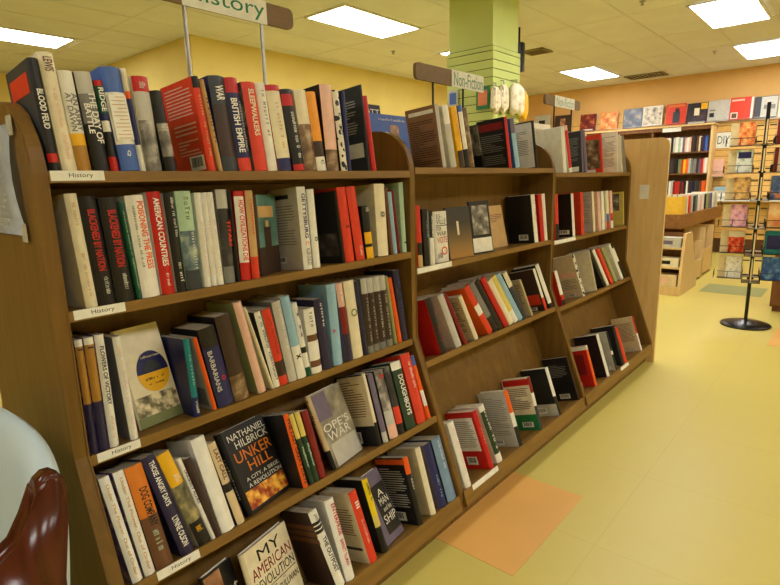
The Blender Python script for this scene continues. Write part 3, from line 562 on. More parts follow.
('1.5', 'F', 0.7063, 0.0409, -1.257, 0.05, 0.022, 0.1974, 0.24, 'c', 'c', 'c', [], [], [('t', 'MY', 'k', 0.2, 0.85, 0.8, 0.93), ('t', 'AMERICAN', 'R', 0.06, 0.96, 0.64, 0.77), ('t', 'REVOLUTION', 'k', 0.06, 0.96, 0.5, 0.61), ('t', '~7', 'g', 0.05, 0.7, 0.43, 0.46), (0.04, 0.96, 0.47, 0.478, 'k'), ('t', 'ROBERT SULLIVAN', 'k', 0.1, 0.96, 0.33, 0.41)], None, 'cream cover with large black and red capitals'),
('1.5', 'A', 0.9637, 0.006, 0, 0.128, 0.0324, 0.155, 0.2534, 'w:.13,k:.04,w:.015,k:.04,w:.015,k:.04,w:.72', 'K', '', [('THE OUTPOST', 'k', 0.34, 0.8, 0.3, 0.75), ('JAKE', 'g', 0.04, 0.12, 0.3, 0.7)], [(0.0, 0.95, 0.6, 0.66, 'B'), (0.0, 0.95, 0.69, 0.75, 'B'), (0.0, 0.95, 0.78, 0.84, 'B')], [], None, 'white spine with three black bars and dark brown back cover'),
('1.5', 'S', 1.0021, 0.006, 0, 0.012, 0.0354, 0.155, 0.2579, 'w', 'w', '', [('ENTERPRISE', 'r', 0.06, 0.45, 0.4, 0.8), ('BARRETT TILLMAN', 'r', 0.5, 0.82, 0.35, 0.7)], [], [], None, 'white spine with red capitals beside the barred spine'),
('1.5', 'A', 1.1065, 0.006, 0, 0.055, 0.037, 0.155, 0.2402, 'e', 'c2', '', [('III', 'w', 0.12, 0.26, 0.3, 0.7), ('~18', 'i', 0.4, 0.75, 0.3, 0.7)], [(0.0, 0.96, 0.02, 0.98, 'c2'), (0.1, 0.8, 0.18, 0.22, 'k'), (0.1, 0.9, 0.35, 0.85, 'lc')], [], None, 'broad orange red spine with beige back cover'),
('1.5', 'S', 1.1723, 0.006, 0, 0.032, 0.0257, 0.155, 0.253, 'y3:.5,y2:.15,k:.35', 'k', '', [('~8', 'k', 0.05, 0.3, 0.25, 0.75)], [], [], None, 'yellow spine with black foot and dark cover'),
('1.5', 'F', 1.2026, 0.0397, -1.396, 0.196, 0.02, 0.1145, 0.2399, 'p', 'p', 'p', [], [], [(0.3, 0.98, 0.1, 0.8, 'k'), ('t', 'A', 'w', 0.5, 0.8, 0.62, 0.72), ('t', 'MAN', 'w', 0.45, 0.9, 0.5, 0.6), ('t', 'and his', 'w', 0.5, 0.9, 0.4, 0.47), ('t', 'SHIP', 'w', 0.35, 0.95, 0.24, 0.36)], None, 'mauve grey cover with white title in a dark arch'),
('1.5', 'A', 1.3642, 0.006, 0, -0.04, 0.0273, 0.155, 0.2444, 'o:.25,k:.75', 'k', '', [('~3', 'w', 0.32, 0.5, 0.3, 0.7)], [(0.0, 0.98, 0.9, 0.98, 'o'), (0.35, 0.85, 0.05, 0.18, 'bar'), (0.1, 0.9, 0.25, 0.85, 'ld')], [], None, 'black back cover with barcode and orange topped spine'),
('1.5', 'A', 1.4392, 0.006, 0, -0.04, 0.0301, 0.155, 0.25, 'c', 'c2', '', [], [], [], None, 'mottled cream spine with plain cream back cover'),
('1.5', 'S', 1.4958, 0.006, 0, -0.003, 0.0424, 0.155, 0.2442, 'n', 'p', '', [('~6', 'l', 0.5, 0.85, 0.3, 0.7)], [], [], None, 'navy spine with pale lettering'),
('1.5', 'S', 1.5476, 0.006, 0, 0.0, 0.055, 0.155, 0.2465, 'l2', 'd', '', [('~11', 'w', 0.05, 0.5, 0.35, 0.7)], [], [], None, 'steel blue spine beside the divider'),
('2.1', 'A', 1.8378, 0.006, 0, 0.113, 0.0226, 0.155, 0.247, 's', 'B2', '', [], [(0.05, 0.95, 0.05, 0.8, 'lB'), (0.1, 0.9, 0.88, 0.94, 'w')], [], None, 'tall pale spine with a brown ruled back cover'),
('2.1', 'S', 1.8942, 0.006, 0, 0.139, 0.042, 0.155, 0.2468, 'w:.3,s:.7', 'w', '', [], [], [], None, 'plain white and grey spine left of yellow one'),
('2.1', 'S', 1.9586, 0.006, 0, 0.15, 0.042, 0.155, 0.2483, 'y:.72,K:.28', 'y', '', [('~6', 'o2', 0.1, 0.6, 0.3, 0.7)], [], [], None, 'yellow spine with dark foot'),
('2.1', 'S', 2.0062, 0.006, 0, 0.141, 0.0322, 0.155, 0.2555, 'b:.1,w:.6,k:.3', 'k', '', [], [], [], None, 'slim blue and white spine right of the yellow one'),
('2.1', 'S', 2.0414, 0.006, 0, 0.14, 0.0329, 0.155, 0.2487, '#pb', 'k', '', [], [], [], None, 'mottled brown spine before the dark back covers'),
('2.1', 'A', 2.1478, 0.006, 0, 0.207, 0.007, 0.155, 0.1887, 'k', 'k', '', [], [(0.0, 0.95, 0.3, 0.98, '#pg')], [], None, 'grey photographic back cover beside the black one'),
('2.1', 'A', 2.3786, 0.006, 0, 0.102, 0.0245, 0.155, 0.2371, 'r', 'k', '', [], [(0.1, 0.95, 0.78, 0.92, 'R'), (0.1, 0.9, 0.35, 0.7, 'lk'), (0.1, 0.85, 0.1, 0.3, 'lk')], [], None, 'black back cover of small white lines with red spine'),
('2.1', 'S', 2.4435, 0.006, 0, 0.154, 0.042, 0.155, 0.2346, 'p:.3,l:.7', 'b', '', [], [], [], None, 'light blue spine beside the red one'),
('2.1', 'A', 2.6614, 0.006, 0, 0.097, 0.0144, 0.155, 0.2381, 'k', 'k', '', [], [(0.06, 0.96, 0.03, 0.97, 'w2'), (0.2, 0.9, 0.3, 0.85, 'lw'), (0.55, 0.85, 0.03, 0.1, 'bar')], [], None, 'white back cover edged in black near the divider'),
('2.2', 'S', 1.669, 0.006, 0, -0.04, 0.0289, 0.155, 0.2419, 'e:.6,k:.2,T:.2', 'o', '', [], [], [], None, 'short orange spine with cream foot against the divider'),
('2.2', 'S', 1.7113, 0.006, 0, -0.04, 0.0331, 0.155, 0.2258, 'k', 'k', '', [('~4', 'l', 0.2, 0.5, 0.3, 0.7)], [], [], None, 'black spine between orange and white ones'),
('2.2', 'S', 1.7514, 0.006, 0, -0.039, 0.0273, 0.155, 0.2181, 'k:.5,w:.5', 'w', '', [('UNTHINKABLE', 'w', 0.1, 0.48, 0.3, 0.7)], [], [], None, 'black and white spine with tiny lettering'),
('2.2', 'F', 1.8236, 0.0479, -1.658, -0.012, 0.018, 0.0746, 0.2122, 'w', 'w', 'w', [], [], [('t', 'ES-', 'k', 0.15, 0.6, 0.86, 0.94), ('t', 'VILLE', 'k', 0.1, 0.9, 0.75, 0.85), ('t', 'FOR', 'k', 0.1, 0.5, 0.62, 0.7), ('t', 'WAR', 'k', 0.1, 0.9, 0.52, 0.61), ('t', 'VOTE', 'r', 0.1, 0.95, 0.38, 0.5), ('t', 'O', 'e', 0.4, 0.9, 0.14, 0.3), ('t', '10', 'k', 0.1, 0.45, 0.08, 0.18), (0.05, 0.95, 0.715, 0.73, 'k')], None, 'white booklet packed with black and red capitals'),
('2.2', 'F', 1.945, 0.0616, -1.815, 0.063, 0.012, 0.1433, 0.2244, 'K', 'K', '#pgrad', [], [], [(0.42, 0.5, 0.45, 0.72, 'c')], None, 'dark cover fading to tan, left of grey cover'),
('2.2', 'F', 2.1235, 0.0536, -1.815, 0.065, 0.014, 0.126, 0.2417, 'k', 'k', 'k', [], [], [(0.03, 0.97, 0.03, 0.3, 'w'), (0.1, 0.9, 0.36, 0.92, '#pg')], None, 'dark grey cover with white lower block'),
('2.2', 'F', 2.4021, 0.108, -1.606, 0.133, 0.008, 0.1346, 0.2151, 'T', 'T', 'T', [], [], [(0.1, 0.9, 0.6, 0.8, 'lc')], None, 'plain tan cover left of the black back cover'),
('2.2', 'A', 2.6697, 0.006, 0, 0.076, 0.042, 0.155, 0.2529, 'w', 'k', '', [('~9', 'r', 0.1, 0.85, 0.4, 0.75)], [(0.25, 0.6, 0.06, 0.18, 'bar')], [], None, 'white spine with red lettering and black back cover'),
('2.2', 'S', 2.7449, 0.006, 0, 0.053, 0.042, 0.155, 0.2525, 'r', 'r', '', [], [], [], None, 'slim red spine near the far divider'),
('2.2', 'S', 2.7903, 0.006, 0, 0.039, 0.03, 0.155, 0.2528, 'w', 'w', '', [], [], [], None, 'last white spine touching the far divider'),
('2.3', 'A', 1.7595, 0.006, 0, 0.114, 0.042, 0.155, 0.2421, 'k', 'r', '', [('~4', 'R', 0.5, 0.8, 0.3, 0.7)], [(0, 0.98, 0.02, 0.98, 'r')], [], None, 'black spine with red cover leaning from the divider'),
('2.3', 'S', 1.8761, 0.006, 0, 0.21, 0.042, 0.155, 0.2465, 's', 's', '', [], [], [], None, 'thick silver grey spine'),
('2.3', 'S', 1.9402, 0.006, 0, 0.29, 0.0224, 0.155, 0.2443, 'R', 'R', '', [], [], [], None, 'thin dark red spine with white foot'),
('2.3', 'A', 2.0259, 0.006, 0, 0.261, 0.0286, 0.155, 0.2177, 'c', 'c2', '', [], [(0.1, 0.9, 0.2, 0.9, 'lc')], [], None, 'cream spine with dusty beige back cover'),
('2.3', 'S', 2.1432, 0.006, 0, 0.45, 0.042, 0.155, 0.266, 'e:.4,w:.2,e:.4', 'o', '', [], [], [], None, 'red spine with white middle label'),
('2.3', 'S', 2.1911, 0.006, 0, 0.45, 0.042, 0.155, 0.2749, 'g:.7,k:.3', 'd', '', [], [], [], None, 'grey spine between two darker books'),
('2.3', 'S', 2.2387, 0.006, 0, 0.45, 0.042, 0.155, 0.2773, 'k', 'k', '', [], [], [], None, 'plain black spine left of tall red one'),
('2.3', 'S', 2.2962, 0.006, 0, 0.446, 0.042, 0.155, 0.2844, 'r', 'r', '', [], [], [], None, 'tall red spine'),
('2.3', 'S', 2.3447, 0.006, 0, 0.45, 0.042, 0.155, 0.264, 'c', 'c', '', [], [], [], None, 'narrow cream spine right of the tall red one'),
('2.3', 'S', 2.3921, 0.006, 0, 0.45, 0.042, 0.155, 0.2779, 'y2:.75,w:.25', 'y2', '', [], [], [], None, 'pale yellow spine'),
('2.3', 'S', 2.4418, 0.006, 0, 0.45, 0.042, 0.155, 0.283, 'l', 'l', '', [], [], [], None, 'pale blue and white spine'),
('2.3', 'S', 2.488, 0.006, 0, 0.396, 0.0406, 0.155, 0.2743, 'c:.3,d:.7', 'k', '', [], [], [], None, 'slate spine with cream top'),
('2.3', 'A', 2.5795, 0.006, 0, 0.23, 0.0115, 0.155, 0.207, 'c2', 'c2', '', [], [(0.1, 0.9, 0.3, 0.9, 'lc')], [], None, 'beige back cover before the gap'),
('2.3', 'A', 2.7403, 0.006, 0, 0.176, 0.0238, 0.155, 0.2383, 'w:.7,e:.3', 'K', '', [], [(0.1, 0.9, 0.15, 0.4, 'e'), (0.3, 0.9, 0.02, 0.1, 'bar')], [], None, 'white spine and dark back cover with red glow'),
('2.3', 'S', 2.7947, 0.006, 0, 0.236, 0.042, 0.155, 0.257, 'w:.9,k:.1', 'k', '', [], [], [], None, 'black cover with white spine by the far divider'),
('2.4', 'S', 1.6701, 0.006, 0, 0.019, 0.0409, 0.155, 0.2689, 'w', 'w', '', [('~19', 'i', 0.1, 0.9, 0.3, 0.7)], [], [], None, 'slim white mottled spine leaning on the divider'),
('2.4', 'A', 1.8594, 0.006, 0, 0.057, 0.0302, 0.155, 0.2576, 'r', 'r', '', [('~4', 'i', 0.3, 0.6, 0.3, 0.7)], [(0.12, 0.95, 0.32, 0.9, 'w2'), (0.16, 0.9, 0.38, 0.85, 'lw'), (0.35, 0.7, 0.08, 0.22, 'bar')], [], None, 'red book with ruled white panel on back cover'),
('2.4', 'S', 1.9223, 0.006, 0, 0.109, 0.042, 0.155, 0.2629, 'w:.1,G2:.75,w:.15', 'w', '', [('~8', 'w', 0.1, 0.8, 0.3, 0.7)], [], [], None, 'dark green spine with white lettering'),
('2.4', 'A', 2.1177, 0.006, 0, 0.015, 0.0324, 0.155, 0.2636, 'o:.4,w:.25,k:.35', 's', '', [], [(0.1, 0.9, 0.2, 0.9, 'ls'), (0.5, 0.8, 0.04, 0.13, 'bar')], [], None, 'large white back cover with orange and black spine'),
('2.4', 'A', 2.333, 0.006, 0, -0.04, 0.0256, 0.155, 0.2619, 'R:.3,w:.25,d:.45', 'c', '', [], [(0, 0.97, 0.0, 0.3, 'G3'), (0, 0.97, 0.86, 0.98, 'r'), (0.1, 0.9, 0.4, 0.82, 'lc'), (0.2, 0.6, 0.06, 0.16, 'bar')], [], None, 'white and green back cover with red top'),
('2.4', 'A', 2.5467, 0.006, 0, 0.035, 0.0295, 0.155, 0.2551, 'w:.6,k:.4', 'k', '', [], [(0, 0.97, 0, 0.25, 's'), (0.4, 0.8, 0.06, 0.18, 'bar')], [], None, 'white spine with orange edge and black back cover'),
('2.4', 'A', 2.8082, 0.006, 0, 0.046, 0.0115, 0.155, 0.249, 'K', 'k', '', [], [(0.15, 0.9, 0.55, 0.85, 'lk'), (0.3, 0.7, 0.05, 0.16, 'bar')], [], None, 'black back cover with barcode, farthest on its shelf'),
('3.1', 'S', 3.0015, 0.006, 0, 0.05, 0.036, 0.155, 0.2458, 'w', 'w', '', [], [], [], None, 'tall white book against the rounded divider'),
('3.1', 'S', 3.0805, 0.006, 0, 0.181, 0.036, 0.155, 0.2615, 'i:.1,r:.8,w:.1', 'w', '', [], [], [], None, 'slim red spine with white edges'),
('3.1', 'A', 3.2679, 0.006, 0, 0.01, 0.0146, 0.155, 0.2424, 'p', 'k', '', [], [(0.1, 0.95, 0.3, 0.9, 'lk'), (0.15, 0.85, 0.04, 0.16, 'w')], [], None, 'black ruled back cover with white label'),
('3.1', 'S', 3.3141, 0.006, 0, 0.086, 0.0317, 0.155, 0.2501, 'p', 'p', '', [], [], [], None, 'thin mauve spine left of the orange frame'),
('3.1', 'A', 3.5956, 0.006, 0, 0.047, 0.0134, 0.155, 0.2417, 'e', 'e', '', [], [(0.1, 0.85, 0.12, 0.88, '#pb'), (0.3, 0.9, 0.0, 0.1, 'w')], [], None, 'photograph framed in bright orange'),
('3.1', 'A', 3.8753, 0.006, 0, -0.04, 0.007, 0.155, 0.2733, 'w', 'w', '', [], [(0.1, 0.9, 0.15, 0.9, 'lw')], [], None, 'wide white ruled page with lines of text'),
('3.1', 'S', 3.9418, 0.006, 0, 0.152, 0.036, 0.155, 0.2504, 's', 'w', '', [], [], [], None, 'pale grey spine right of the wide white page'),
('3.1', 'S', 4.0149, 0.006, 0, 0.147, 0.036, 0.155, 0.2467, 'g', 'T', '', [], [], [], None, 'grey tan spine against the end panel'),
('3.2', 'S', 2.9343, 0.006, 0, -0.032, 0.036, 0.155, 0.2579, 'e:.65,k:.35', 'e', '', [], [], [], None, 'short orange and black spine against the divider'),
('3.2', 'A', 3.1679, 0.006, 0, 0.017, 0.03, 0.155, 0.2547, 'w', 'k', '', [], [(0.15, 0.75, 0.06, 0.16, 'bar')], [], None, 'white spine with wide black back cover'),
('3.2', 'S', 3.3005, 0.006, 0, -0.012, 0.036, 0.155, 0.2595, 'e', 'e', '', [], [], [], None, 'salmon red spine'),
('3.2', 'A', 3.4929, 0.006, 0, 0.025, 0.0276, 0.155, 0.2572, 'c', 's', '', [], [(0.1, 0.9, 0.2, 0.9, 'ls'), (0.5, 0.85, 0.05, 0.13, 'bar')], [], None, 'cream spine with grey back cover'),
('3.2', 'S', 3.5884, 0.006, 0, 0.044, 0.036, 0.155, 0.2527, 'i', 'i', '', [], [], [], None, 'narrow peach spine'),
('3.2', 'S', 3.6521, 0.006, 0, 0.013, 0.036, 0.155, 0.2539, 'w', 'w', '', [], [], [], None, 'narrow white spine between peach and ivory'),
('3.2', 'S', 3.7365, 0.006, 0, 0.002, 0.036, 0.155, 0.2554, 'c:.6,b:.2,r:.2', 'c', '', [], [], [], None, 'ivory spine with blue and red foot'),
('3.2', 'S', 3.8142, 0.006, 0, 0.023, 0.036, 0.155, 0.2531, 'i:.6,r:.2,w:.2', 'i', '', [], [], [], None, 'pinkish spine left of the yellow green cover'),
('3.2', 'A', 4.0657, 0.006, 0, -0.04, 0.007, 0.155, 0.2408, 'y2', 'y2', '', [], [(0.2, 0.95, 0.45, 0.95, '#pg')], [], None, 'yellow green back cover with small photograph'),
('3.3', 'S', 2.9605, 0.006, 0, 0.103, 0.036, 0.155, 0.2039, 'w:.7,r:.15,k:.15', 'r', '', [], [], [], None, 'white edged red and black book leaning on divider'),
('3.3', 'A', 3.262, 0.006, 0, 0.15, 0.032, 0.155, 0.2698, '#zb', 'c2', '', [], [(0.1, 0.9, 0.5, 0.6, 'i'), (0.1, 0.9, 0.2, 0.45, 'ls'), (0.3, 0.6, 0.04, 0.1, 'bar')], [], None, 'beige back cover with black and white zigzag spine'),
('3.3', 'A', 3.4778, 0.006, 0, -0.04, 0.007, 0.155, 0.2674, 'c', 'c', '', [], [], [], None, 'thick cream spine'),
('3.3', 'S', 3.619, 0.006, 0, 0.447, 0.036, 0.155, 0.285, 'k', 'k', '', [], [], [], None, 'narrow black spine right of thick cream one'),
('3.3', 'S', 3.6726, 0.006, 0, 0.446, 0.036, 0.155, 0.285, 'w', 'w', '', [], [], [], None, 'narrow white spine left of orange'),
('3.3', 'S', 3.7537, 0.006, 0, 0.45, 0.036, 0.155, 0.285, 'e', 'e', '', [], [], [], None, 'bright orange red spine'),
('3.3', 'S', 3.8361, 0.006, 0, 0.45, 0.036, 0.155, 0.285, 'O2', 'O2', '', [], [], [], None, 'grey green spine'),
('3.3', 'S', 3.9598, 0.006, 0, 0.412, 0.036, 0.155, 0.285, 'w', 'w', '', [], [], [], None, 'white spine beside the last dark one'),
('3.3', 'S', 4.0116, 0.006, 0, 0.45, 0.036, 0.155, 0.285, 'k:.1,w:.4,k:.5', 'k', '', [], [], [], None, 'dark thin spine ending the row'),
('3.4', 'A', 3.0519, 0.006, 0, -0.04, 0.0259, 0.155, 0.2418, 'c:.1,o:.9', 'r', '', [], [(0.0, 0.97, 0.9, 0.99, 'w'), (0.2, 0.9, 0.3, 0.8, 'R'), (0.5, 0.9, 0.03, 0.12, 'bar')], [], None, 'orange spine with red back cover'),
('3.4', 'S', 3.2464, 0.006, 0, -0.014, 0.036, 0.155, 0.2655, 'w', 'k', '', [], [], [], None, 'thick white spine with black cover edge'),
('3.4', 'A', 3.3993, 0.006, 0, -0.026, 0.0213, 0.155, 0.2492, 'k:.5,w:.1,k:.4', 's', '', [], [(0.2, 0.8, 0.03, 0.12, 'bar')], [], None, 'black spine with grey back cover'),
('3.4', 'S', 3.5186, 0.006, 0, -0.04, 0.036, 0.155, 0.2628, 'k', 'k', '', [], [], [], None, 'second black spine, right of the grey cover'),
('3.4', 'S', 3.5693, 0.006, 0, -0.016, 0.036, 0.155, 0.2396, 'e', 'e', '', [], [], [], None, 'thin red spine before the gap'),
('3.4', 'A', 3.9068, 0.006, 0, -0.014, 0.019, 0.155, 0.2472, 'r:.5,w:.5', 'c2', '', [], [(0.1, 0.9, 0.3, 0.85, 'lc'), (0.2, 0.5, 0.03, 0.08, 'bar')], [], None, 'lone beige back cover with red and white spine')
]
SHELF = {'1':('top','second','middle','fourth','bottom'), '2':('top','second','third','bottom'), '3':('top','second','third','bottom')}
BAYN = {'1':'nearest bookcase','2':'middle bookcase','3':'farthest bookcase'}
ZS = {'1.1':1.390,'1.2':1.088,'1.3':.743,'1.4':.449,'1.5':.1436,'2.1':1.4025,'2.2':1.0168,'2.3':.6435,'2.4':.1445,'3.1':1.3785,'3.2':1.0045,'3.3':.6293,'3.4':.1486}
TI = {'1.1':5,'1.2':5,'1.3':6,'1.4':18.5,'1.5':18.5,'2.1':5,'2.2':5,'2.3':15,'2.4':18.5,'3.1':5,'3.2':5,'3.3':15,'3.4':18.5}
for sh, kind, u, w, phi, a, th, d, h, sp, lc, fc, tt, blk, art, rules, desc in BOOKS:
    F = shelf_frame(ZS[sh], TI[sh])
    o = make_book(th, d, h, sp, lc, fc or lc)
    o.matrix_world = F @ Matrix.Translation((u, w, .0005+max(0, -math.sin(a))*th)) @ Matrix.Rotation(phi, 4, 'Z') @ Matrix.Rotation(-a, 4, 'Y')
    dress(o, th, d, h, tt, blk, art, rules)
    where = SHELF[sh[0]][int(sh[2])-1]+' shelf of '+BAYN[sh[0]]
    lab = desc+', '+where
    tag(o, lab, 'book', 'books on the '+where)
# face-out books on the far side of the row, seen over the top
def flat_book(x0, x1, z0, h, yy, lean, cov, label, art, d=.02):
    W = x1-x0
    o = make_book(d, W, h, cov, cov, cov)
    o.matrix_world = Matrix.Translation((x0, yy, z0)) @ Matrix.Rotation(R(lean), 4, 'X') @ Matrix.Rotation(R(-90), 4, 'Z')
    dress(o, d, W, h, (), (), art, None)
    tag(o, label, 'book', 'books facing out on the far side of the row')
flat_book(1.76, 1.995, 1.3685, .335, .47, -6, 'k', 'black cover with white capitals behind the blue cover, over the divider', [('t','SCOTT','w',.25,.97,.85,.94),(.5,.78,.1,.68,'T2'),(.55,.7,.68,.8,'#pskin')])
flat_book(1.862, 2.15, 1.3685, .29, .43, -6, 'b', 'bright blue cover with a small portrait, over the first divider', [('t','~14','w',.2,.9,.89,.95),(.5,.72,.58,.84,'#pskin'),(.4,.85,.02,.58,'k')])
flat_book(3.45, 3.735, 1.3685, .345, .42, -5, 'y4', 'pale cream cover standing behind the second divider', [(.1,.9,.5,.9,'lc')]) if False else None
flat_book(3.45, 3.735, 1.3685, .345, .43, -5, 'c', 'pale cream cover standing behind the second divider', [(.1,.9,.55,.9,'lc')])

# ------------------------------------------------------------------ chair against the near end of the row
t = tag(empty('reading_chair', (.05, .06, 0)), 'pale blue upholstered chair with glossy dark wooden arms beside the bookcase', 'chair')
FAB = paint('pale_blue_vinyl', (196,214,220), .45, .35, 0, .02, 8)
def cushion(name, f, nu=14, nv=14):
    bm = bmesh.new(); top = [[bm.verts.new(f(i/nu, j/nv, 1)) for j in range(nv+1)] for i in range(nu+1)]
    bot = [[bm.verts.new(f(i/nu, j/nv, -1)) for j in range(nv+1)] for i in range(nu+1)]
    for i in range(nu):
        for j in range(nv):
            bm.faces.new((top[i][j],top[i+1][j],top[i+1][j+1],top[i][j+1])); bm.faces.new((bot[i][j],bot[i][j+1],bot[i+1][j+1],bot[i+1][j]))
    bmesh.ops.remove_doubles(bm, verts=bm.verts, dist=1e-4)
    for k in range(nu):
        pass
    o = link(name, bm, FAB, t, True)
    return o
def back_f(u, v, s):
    # superellipse outline in (y,z), bulging to both faces
    a = (u*2-1); b = (v*2-1)
    r = max(abs(a), abs(b)); 
    if r < 1e-6: y, z = 0, 0
    else:
        n = (abs(a)**3.6+abs(b)**3.6)**(1/3.6); y, z = a/n*r, b/n*r
    thick = .038*(1-r**4)**.5 if r < 1 else 0
    zz = .64+.222*z - (0 if z < 0 else .02*y*y)
    yy = .0+.33*y*(1-.04*(1-z))
    xc = .262-.09*(.87-zz)+.03*y*y*-1
    return (xc+s*thick-.012, yy+.005, zz)
cushion('back_cushion', back_f, 18, 18)
def seat_f(u, v, s):
    a = u*2-1; b = v*2-1; r = max(abs(a), abs(b))
    n = (abs(a)**5+abs(b)**5)**.2 if r > 1e-6 else 1
    x, y = (a/n*r, b/n*r) if r > 1e-6 else (0,0)
    thick = .05*(1-r**6)**.5 if r < 1 else 0
    return (-.05+.24*x, .0+.245*y, .42+s*thick)
cushion('seat_cushion', seat_f, 14, 14)
armp = [(.184,.838),(.190,.852),(.203,.861),(.217,.860),(.229,.848),(.233,.82),(.224,.76),(.208,.66),(.198,.5),(.215,.25),(.25,.0),(.205,.0),(.165,.25),(.135,.45),(.11,.57),(.07,.63),(-.0,.645),(-.2,.64),(-.2555,.625),(-.30,.57),(-.30,.4),(-.29,0),(-.335,0),(-.352,.4),(-.352,.58),(-.335,.66),(-.255,.705),(-.1,.712),(.05,.716),(.11,.726),(.148,.75),(.172,.79)]
for sy in (-1, 1):
    bm = bmesh.new(); y0 = sy*.305
    prism(bm, armp, 'y', y0-.026, y0+.026)
    bmesh.ops.bevel(bm, geom=[e for e in bm.edges if abs(e.verts[0].co.y-e.verts[1].co.y) < 1e-6], offset=.009, segments=3, affect='EDGES')
    link('arm', bm, MAHO, t, True)
bm = bmesh.new(); box(bm, -.30, .19, -.255, .255, .33, .375); box(bm, .13,.17,-.265,.265,.40,.46)
link('seat_rail', bm, MAHO, t)

# ------------------------------------------------------------------ things hung on the green pillar
def hung(name, x0, x1, z0, z1, y0, y1, mat, label, cat, axis='y', wav=.02):
    t = tag(empty(name, ((x0+x1)/2, (y0+y1)/2, z0)), label, cat)
    cx, cy = (x0+x1)/2, (y0+y1)/2; W, H, Dp = x1-x0, z1-z0, (y1-y0)/2
    bm = bmesh.new(); nu, nv = 12, 14; L = []
    for s in (1,-1):
        g = []
        for i in range(nu+1):
            row = []
            for j in range(nv+1):
                a, b = i/nu*2-1, j/nv*2-1; r = max(abs(a),abs(b)); n = (abs(a)**4+abs(b)**4)**.25 if r > 1e-6 else 1
                x, z = (a/n*r, b/n*r) if r > 1e-6 else (0,0)
                dz = wav*math.sin(5*x+cx*9) if z < 0 else 0
                th = Dp*(1-r**5)**.5 if r < 1 else 0
                row.append(bm.verts.new((x*W/2*(1-.12*(z+1)/2), s*th*(1+.3*math.sin(9*x)), (z+1)/2*H+dz*(1-z)/2)))
            g.append(row)
        for i in range(nu):
            for j in range(nv):
                q = (g[i][j],g[i+1][j],g[i+1][j+1],g[i][j+1]); bm.faces.new(q if s == 1 else q[::-1])
    bmesh.ops.remove_doubles(bm, verts=bm.verts, dist=1e-4)
    link('cloth_body', bm, mat, t, True)
    bm = bmesh.new(); tube(bm, (0,0,H-.01), (0,0,H+.03), .006); tube(bm, (0,0,H+.03), (0,py0-e_-cy,H+.035), .005)
    link('hook', bm, CHROME, t)
    return t
e_ = .018
photo('#cloth1', [(170,140,96),(232,220,186),(240,232,206),(150,120,80)], 30, (1,1,.5))
photo('#cloth2', [(206,180,134),(240,234,212),(244,240,224)], 14)
hung('cloth_bag', 4.58, 4.72, 1.96, 2.19, 1.385, 1.437, M_('#cloth1'), 'narrow patterned cream bag hanging at the pillar corner', 'bag')
hung('cloth_bag', 4.725, 4.87, 1.97, 2.23, 1.385, 1.437, M_('#cloth1'), 'patterned cream bag hanging between two others on the pillar', 'bag')
hung('cloth_bag', 4.88, 5.12, 1.965, 2.255, 1.345, 1.425, M_('#cloth2'), 'largest pale bag hanging on the green pillar', 'bag')
hung('cloth_bag', 5.12, 5.30, 1.94, 2.21, 1.40, 1.437, M_('y'), 'yellow bag hanging on the right of the pillar', 'bag')
def card(x, y0, y1, z0, z1, mats, label):
    t = tag(empty('hanging_card', (x, (y0+y1)/2, z0)), label, 'card', 'small packets on the pillar')
    w, h = (y1-y0)/2, z1-z0
    boxo('backing', -.006, .004, -w, w, 0, h, mats[0], t)
    boxo('picture', -.0075, -.0055, -w*.7, w*.7, h*.18, h*.85, mats[1], t)
    bm = bmesh.new(); tube(bm, (-.02,0,h*.95), (.018,0,h*.95), .004); link('hook', bm, CHROME, t)
card(4.636, 1.47, 1.61, 2.0, 2.2, (M_('G3'), paint('#orangepic', (226,130,70))), 'green packet with an orange picture on the pillar')
card(4.636, 1.82, 1.93, 2.05, 2.21, (M_('s'), M_('b')), 'pale packet with a blue shape on the left of the pillar')
card(4.636, 1.945-.0, 2.06, 2.03, 2.14, (M_('i'), M_('e')), 'pink packet at the far left edge of the pillar') if False else None

# ------------------------------------------------------------------ orange wall: slatwall, covers, wall bookcase
SLAT = paint('slat_wood', (226,182,104), .5)
t = tag(empty('slatwall_panel', (10.97, 1.7, 0)), 'wide panel of pale wooden slats on the orange wall', 'slatwall')
bm = bmesh.new(); z = .25
box(bm, .004, .028, -3.2, 3.02, 0, 2.44, 1)
while z < 2.45:
    box(bm, -.02, .0045, -3.2, 3.02, z, z+.092, 0); z += .1
link('slats', bm, [SLAT, paint('slat_gap', (96,62,30), .8)], t)
XW = 10.945
def wall_cover(y0, y1, z0, z1, base, label, arts):
    W, H = y1-y0, z1-z0
    o = make_book(.016, W, H, base, base, base, 'picture_book', False)
    o.matrix_world = Matrix.Translation((XW-.045, y1, z0)) @ Matrix.Rotation(R(6), 4, 'Y') @ Matrix.Rotation(R(180), 4, 'Z')
    dress(o, .016, W, H, (), (), arts, None)
    bm = bmesh.new(); box(bm, .002, .02, W*.1, W*.9, -.012, -.004)
    tag(o, label, 'book', 'covers facing out along the orange wall')
photo('#w1', [(40,10,12),(120,26,20),(196,120,60)], 9); photo('#w2', [(180,60,30),(226,150,80),(240,210,160)], 9)
photo('#w3', [(40,48,70),(90,104,130),(190,170,140)], 8); photo('#w4', [(70,64,60),(200,190,170),(236,226,206)], 14)
photo('#w6', [(26,20,30),(46,34,48),(70,56,70)], 6)
